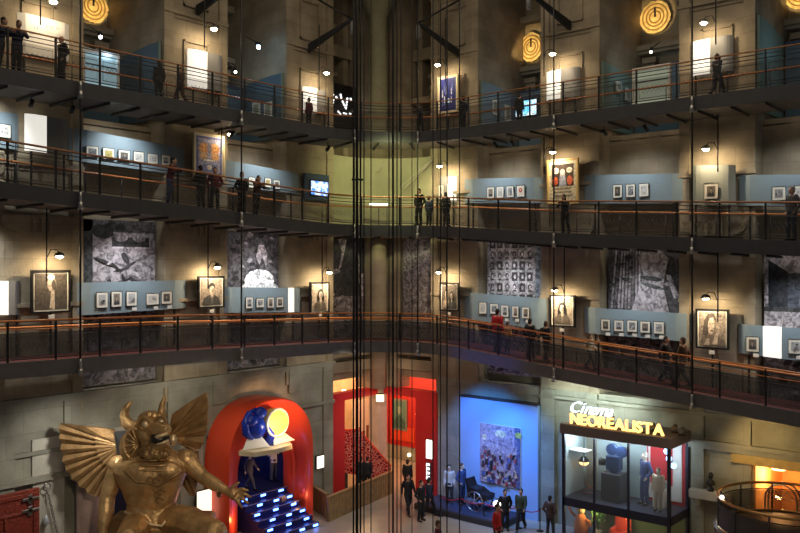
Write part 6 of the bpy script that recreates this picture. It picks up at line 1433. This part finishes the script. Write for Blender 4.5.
for (side, s, o, z, pw, col) in LAMPS:
    a = W(side, s, o+.05, z-.12); t = W(side, s, -.2, z-1.6)
    spot('lamp_spot', a, t, 200*pw*KP, col, 165, .9, .1)
    point('lamp_glow', W(side, s, o+.1, z-.14), 24*pw*KP, col, .1)
for i, p in enumerate(DISCS):
    sd = 'L' if i == 0 else 'R'
    nrm = Vector((0,-1,0)) if sd == 'L' else Vector((-1,0,0))
    spot('disc_spot', p+nrm*2.4+Vector((0,0,-1.2)), p, 300, (1,.70,.30), 37, .35, .05)
# ground floor light
spot('arch_spot', (SA+.1,-5.5,5.2), (SA+.6,-1.2,4.6), 1100, (1,.5,.22), 50, .8, .3)
point('arch_sign', (SA-.6,-2.9,4.75), 28, (1,.85,.7), .1)
point('arch_low', (SA+1.75,-1.3,.9), 22, (1,.45,.15), .1)
point('arch_low', (SA-1.65,-1.7,.9), 22, (1,.45,.15), .1)
point('arch_blue', (SA,1.6,3.2), 60, (.15,.25,1), .3)
point('stair_blue', (SA+.2,-2.4,1.6), 25, (.1,.2,1), .3)
point('red_room', (1.8,3.0,5.0), 330, (1,.62,.30), .3)
point('red_room', (3.2,-1.2,4.6), 200, (1,.55,.35), .3)
point('red_room', (-2.2,2.6,6.3), 120, (1,.5,.2), .3)
spot('red_fall', (-4.5,-4.5,7.2), (-.6,-.6,3.5), 500, (1,.7,.5), 70, .7, .2)
for (s, o, z, ts, tz, e) in ((6.8,3.6,6.3,6.8,3.6,950),(8.6,3.6,6.2,8.8,2.2,900)):
    spot('blue_spot', W('R',s,o,z), W('R',ts,.35,tz-.5), e, (.07,.30,1.0), 80, .6, .15)
spot('blue_up', W('R',7.5,5.2,4.2), W('R',8,2.4,7.1), 330, (.06,.15,1.0), 60, .8, .2)
spot('cyan_wall', W('R',13.6,1.7,6.1), W('R',13.4,0,5.4), 260, (.8,1,.95), 125, .9, .2)
spot('cyan_wall', W('R',11.4,1.7,6.3), W('R',11.4,0,5.0), 200, (.8,1,.95), 150, .9, .2)
for s in (12.4,13.9,15.4): point('pavilion_lamp', W('R',s,1.3,4.3), 60, (.75,.9,1), .1)
point('pavilion_low', W('R',12.6,1.2,1.3), 14, (1,.95,.5), .1); point('pavilion_low', W('R',14.3,1.2,1.3), 14, (1,.95,.6), .1)
point('orange_room', PEND, 260, (1,.48,.16), .12)
spot('beam_warm', W('R',18.8,2.2,5.6), W('R',19.6,0,3.9), 200, (1,.66,.25), 110, .8, .2)
spot('statue_key', (-23,-16,10.5), (-15,-3.5,4.4), 1700, (1,.82,.58), 34, .8, .5)
spot('left_dado', W('L',-18,3.6,6.9), W('L',-18,0,3.0), 420, (1,.95,.85), 100, .9, .3)
spot('corner_green', (-4.6,-4.6,16.6), (-1.2,-1.2,14.9), 560, (.88,.92,.42), 130, .9, .3)
for (sd, s) in (('L',-5.5),('L',-12),('L',-18),('R',6),('R',12),('R',18)):
    pass
# cool wash on the boards from the clip spotlights below the decks
def wash(sd, s, up, tz, e, col=(.92,.97,1)):
    i0=min(range(len(PATH)),key=lambda i:abs(PATH[i][2]-s)); z=ZPROF[up][i0]-.4
    spot('board_wash', W(sd,s,1.7,z), W(sd,s,.1,tz), e, col, 105, 1.0, .15)
for sd,s in (('L',-21),('L',-15.3),('L',-8.6),('R',8),('R',14.3),('R',20.3)):
    i0=min(range(len(PATH)),key=lambda i:abs(PATH[i][2]-s)); tz=ZPROF['B'][i0]+2.2
    wash(sd,s,'A',tz,420)
for sd,s in (('L',-20.6),('L',-15.5),('L',-8.6),('R',7.6),('R',14.2),('R',20.4)):
    i0=min(range(len(PATH)),key=lambda i:abs(PATH[i][2]-s)); tz=ZPROF['A'][i0]+2.0
    wash(sd,s,'T',tz,300)

for (sd,s_,zz) in (('L',-15.2,8.9),('L',-8.6,8.9),('L',-2.4,8.9),('R',2.2,8.9),('R',8,8.8),('R',14.2,8.6),('R',20.5,8.3)):
    spot('mural_wash', W(sd,s_,2.2,zz+4.0), W(sd,s_,-.3,zz+1.8), 110, (1,.88,.86), 95, .9, .1)  # unseen spots added to brighten the murals

spot('floor_wash', (-7,-9,7.2), (-4,-5,0), 600, (1,.90,.74), 100, .8, .3)  # unseen spot added to brighten the floor near the corner
spot('left_low', W('L',-13.5,3.2,7.2), W('L',-13.0,0,5.4), 160, (1,.92,.75), 130, .9, .3)
spot('left_low', W('L',-5.5,3.2,7.2), W('L',-5.5,0,4.6), 160, (1,.92,.75), 130, .9, .3)
spot('right_low', W('R',17.5,3.0,5.9), W('R',17.5,0,3.6), 25, (1,.85,.6), 120, .9, .3)

for (sd,s_) in (('L',-15.2),('L',-8.6),('R',7.9),('R',14.2),('R',20.5)):
    point('chapel_glow', W(sd,s_,-1.2,19.9), 16, (.55,.78,1.0), .2)
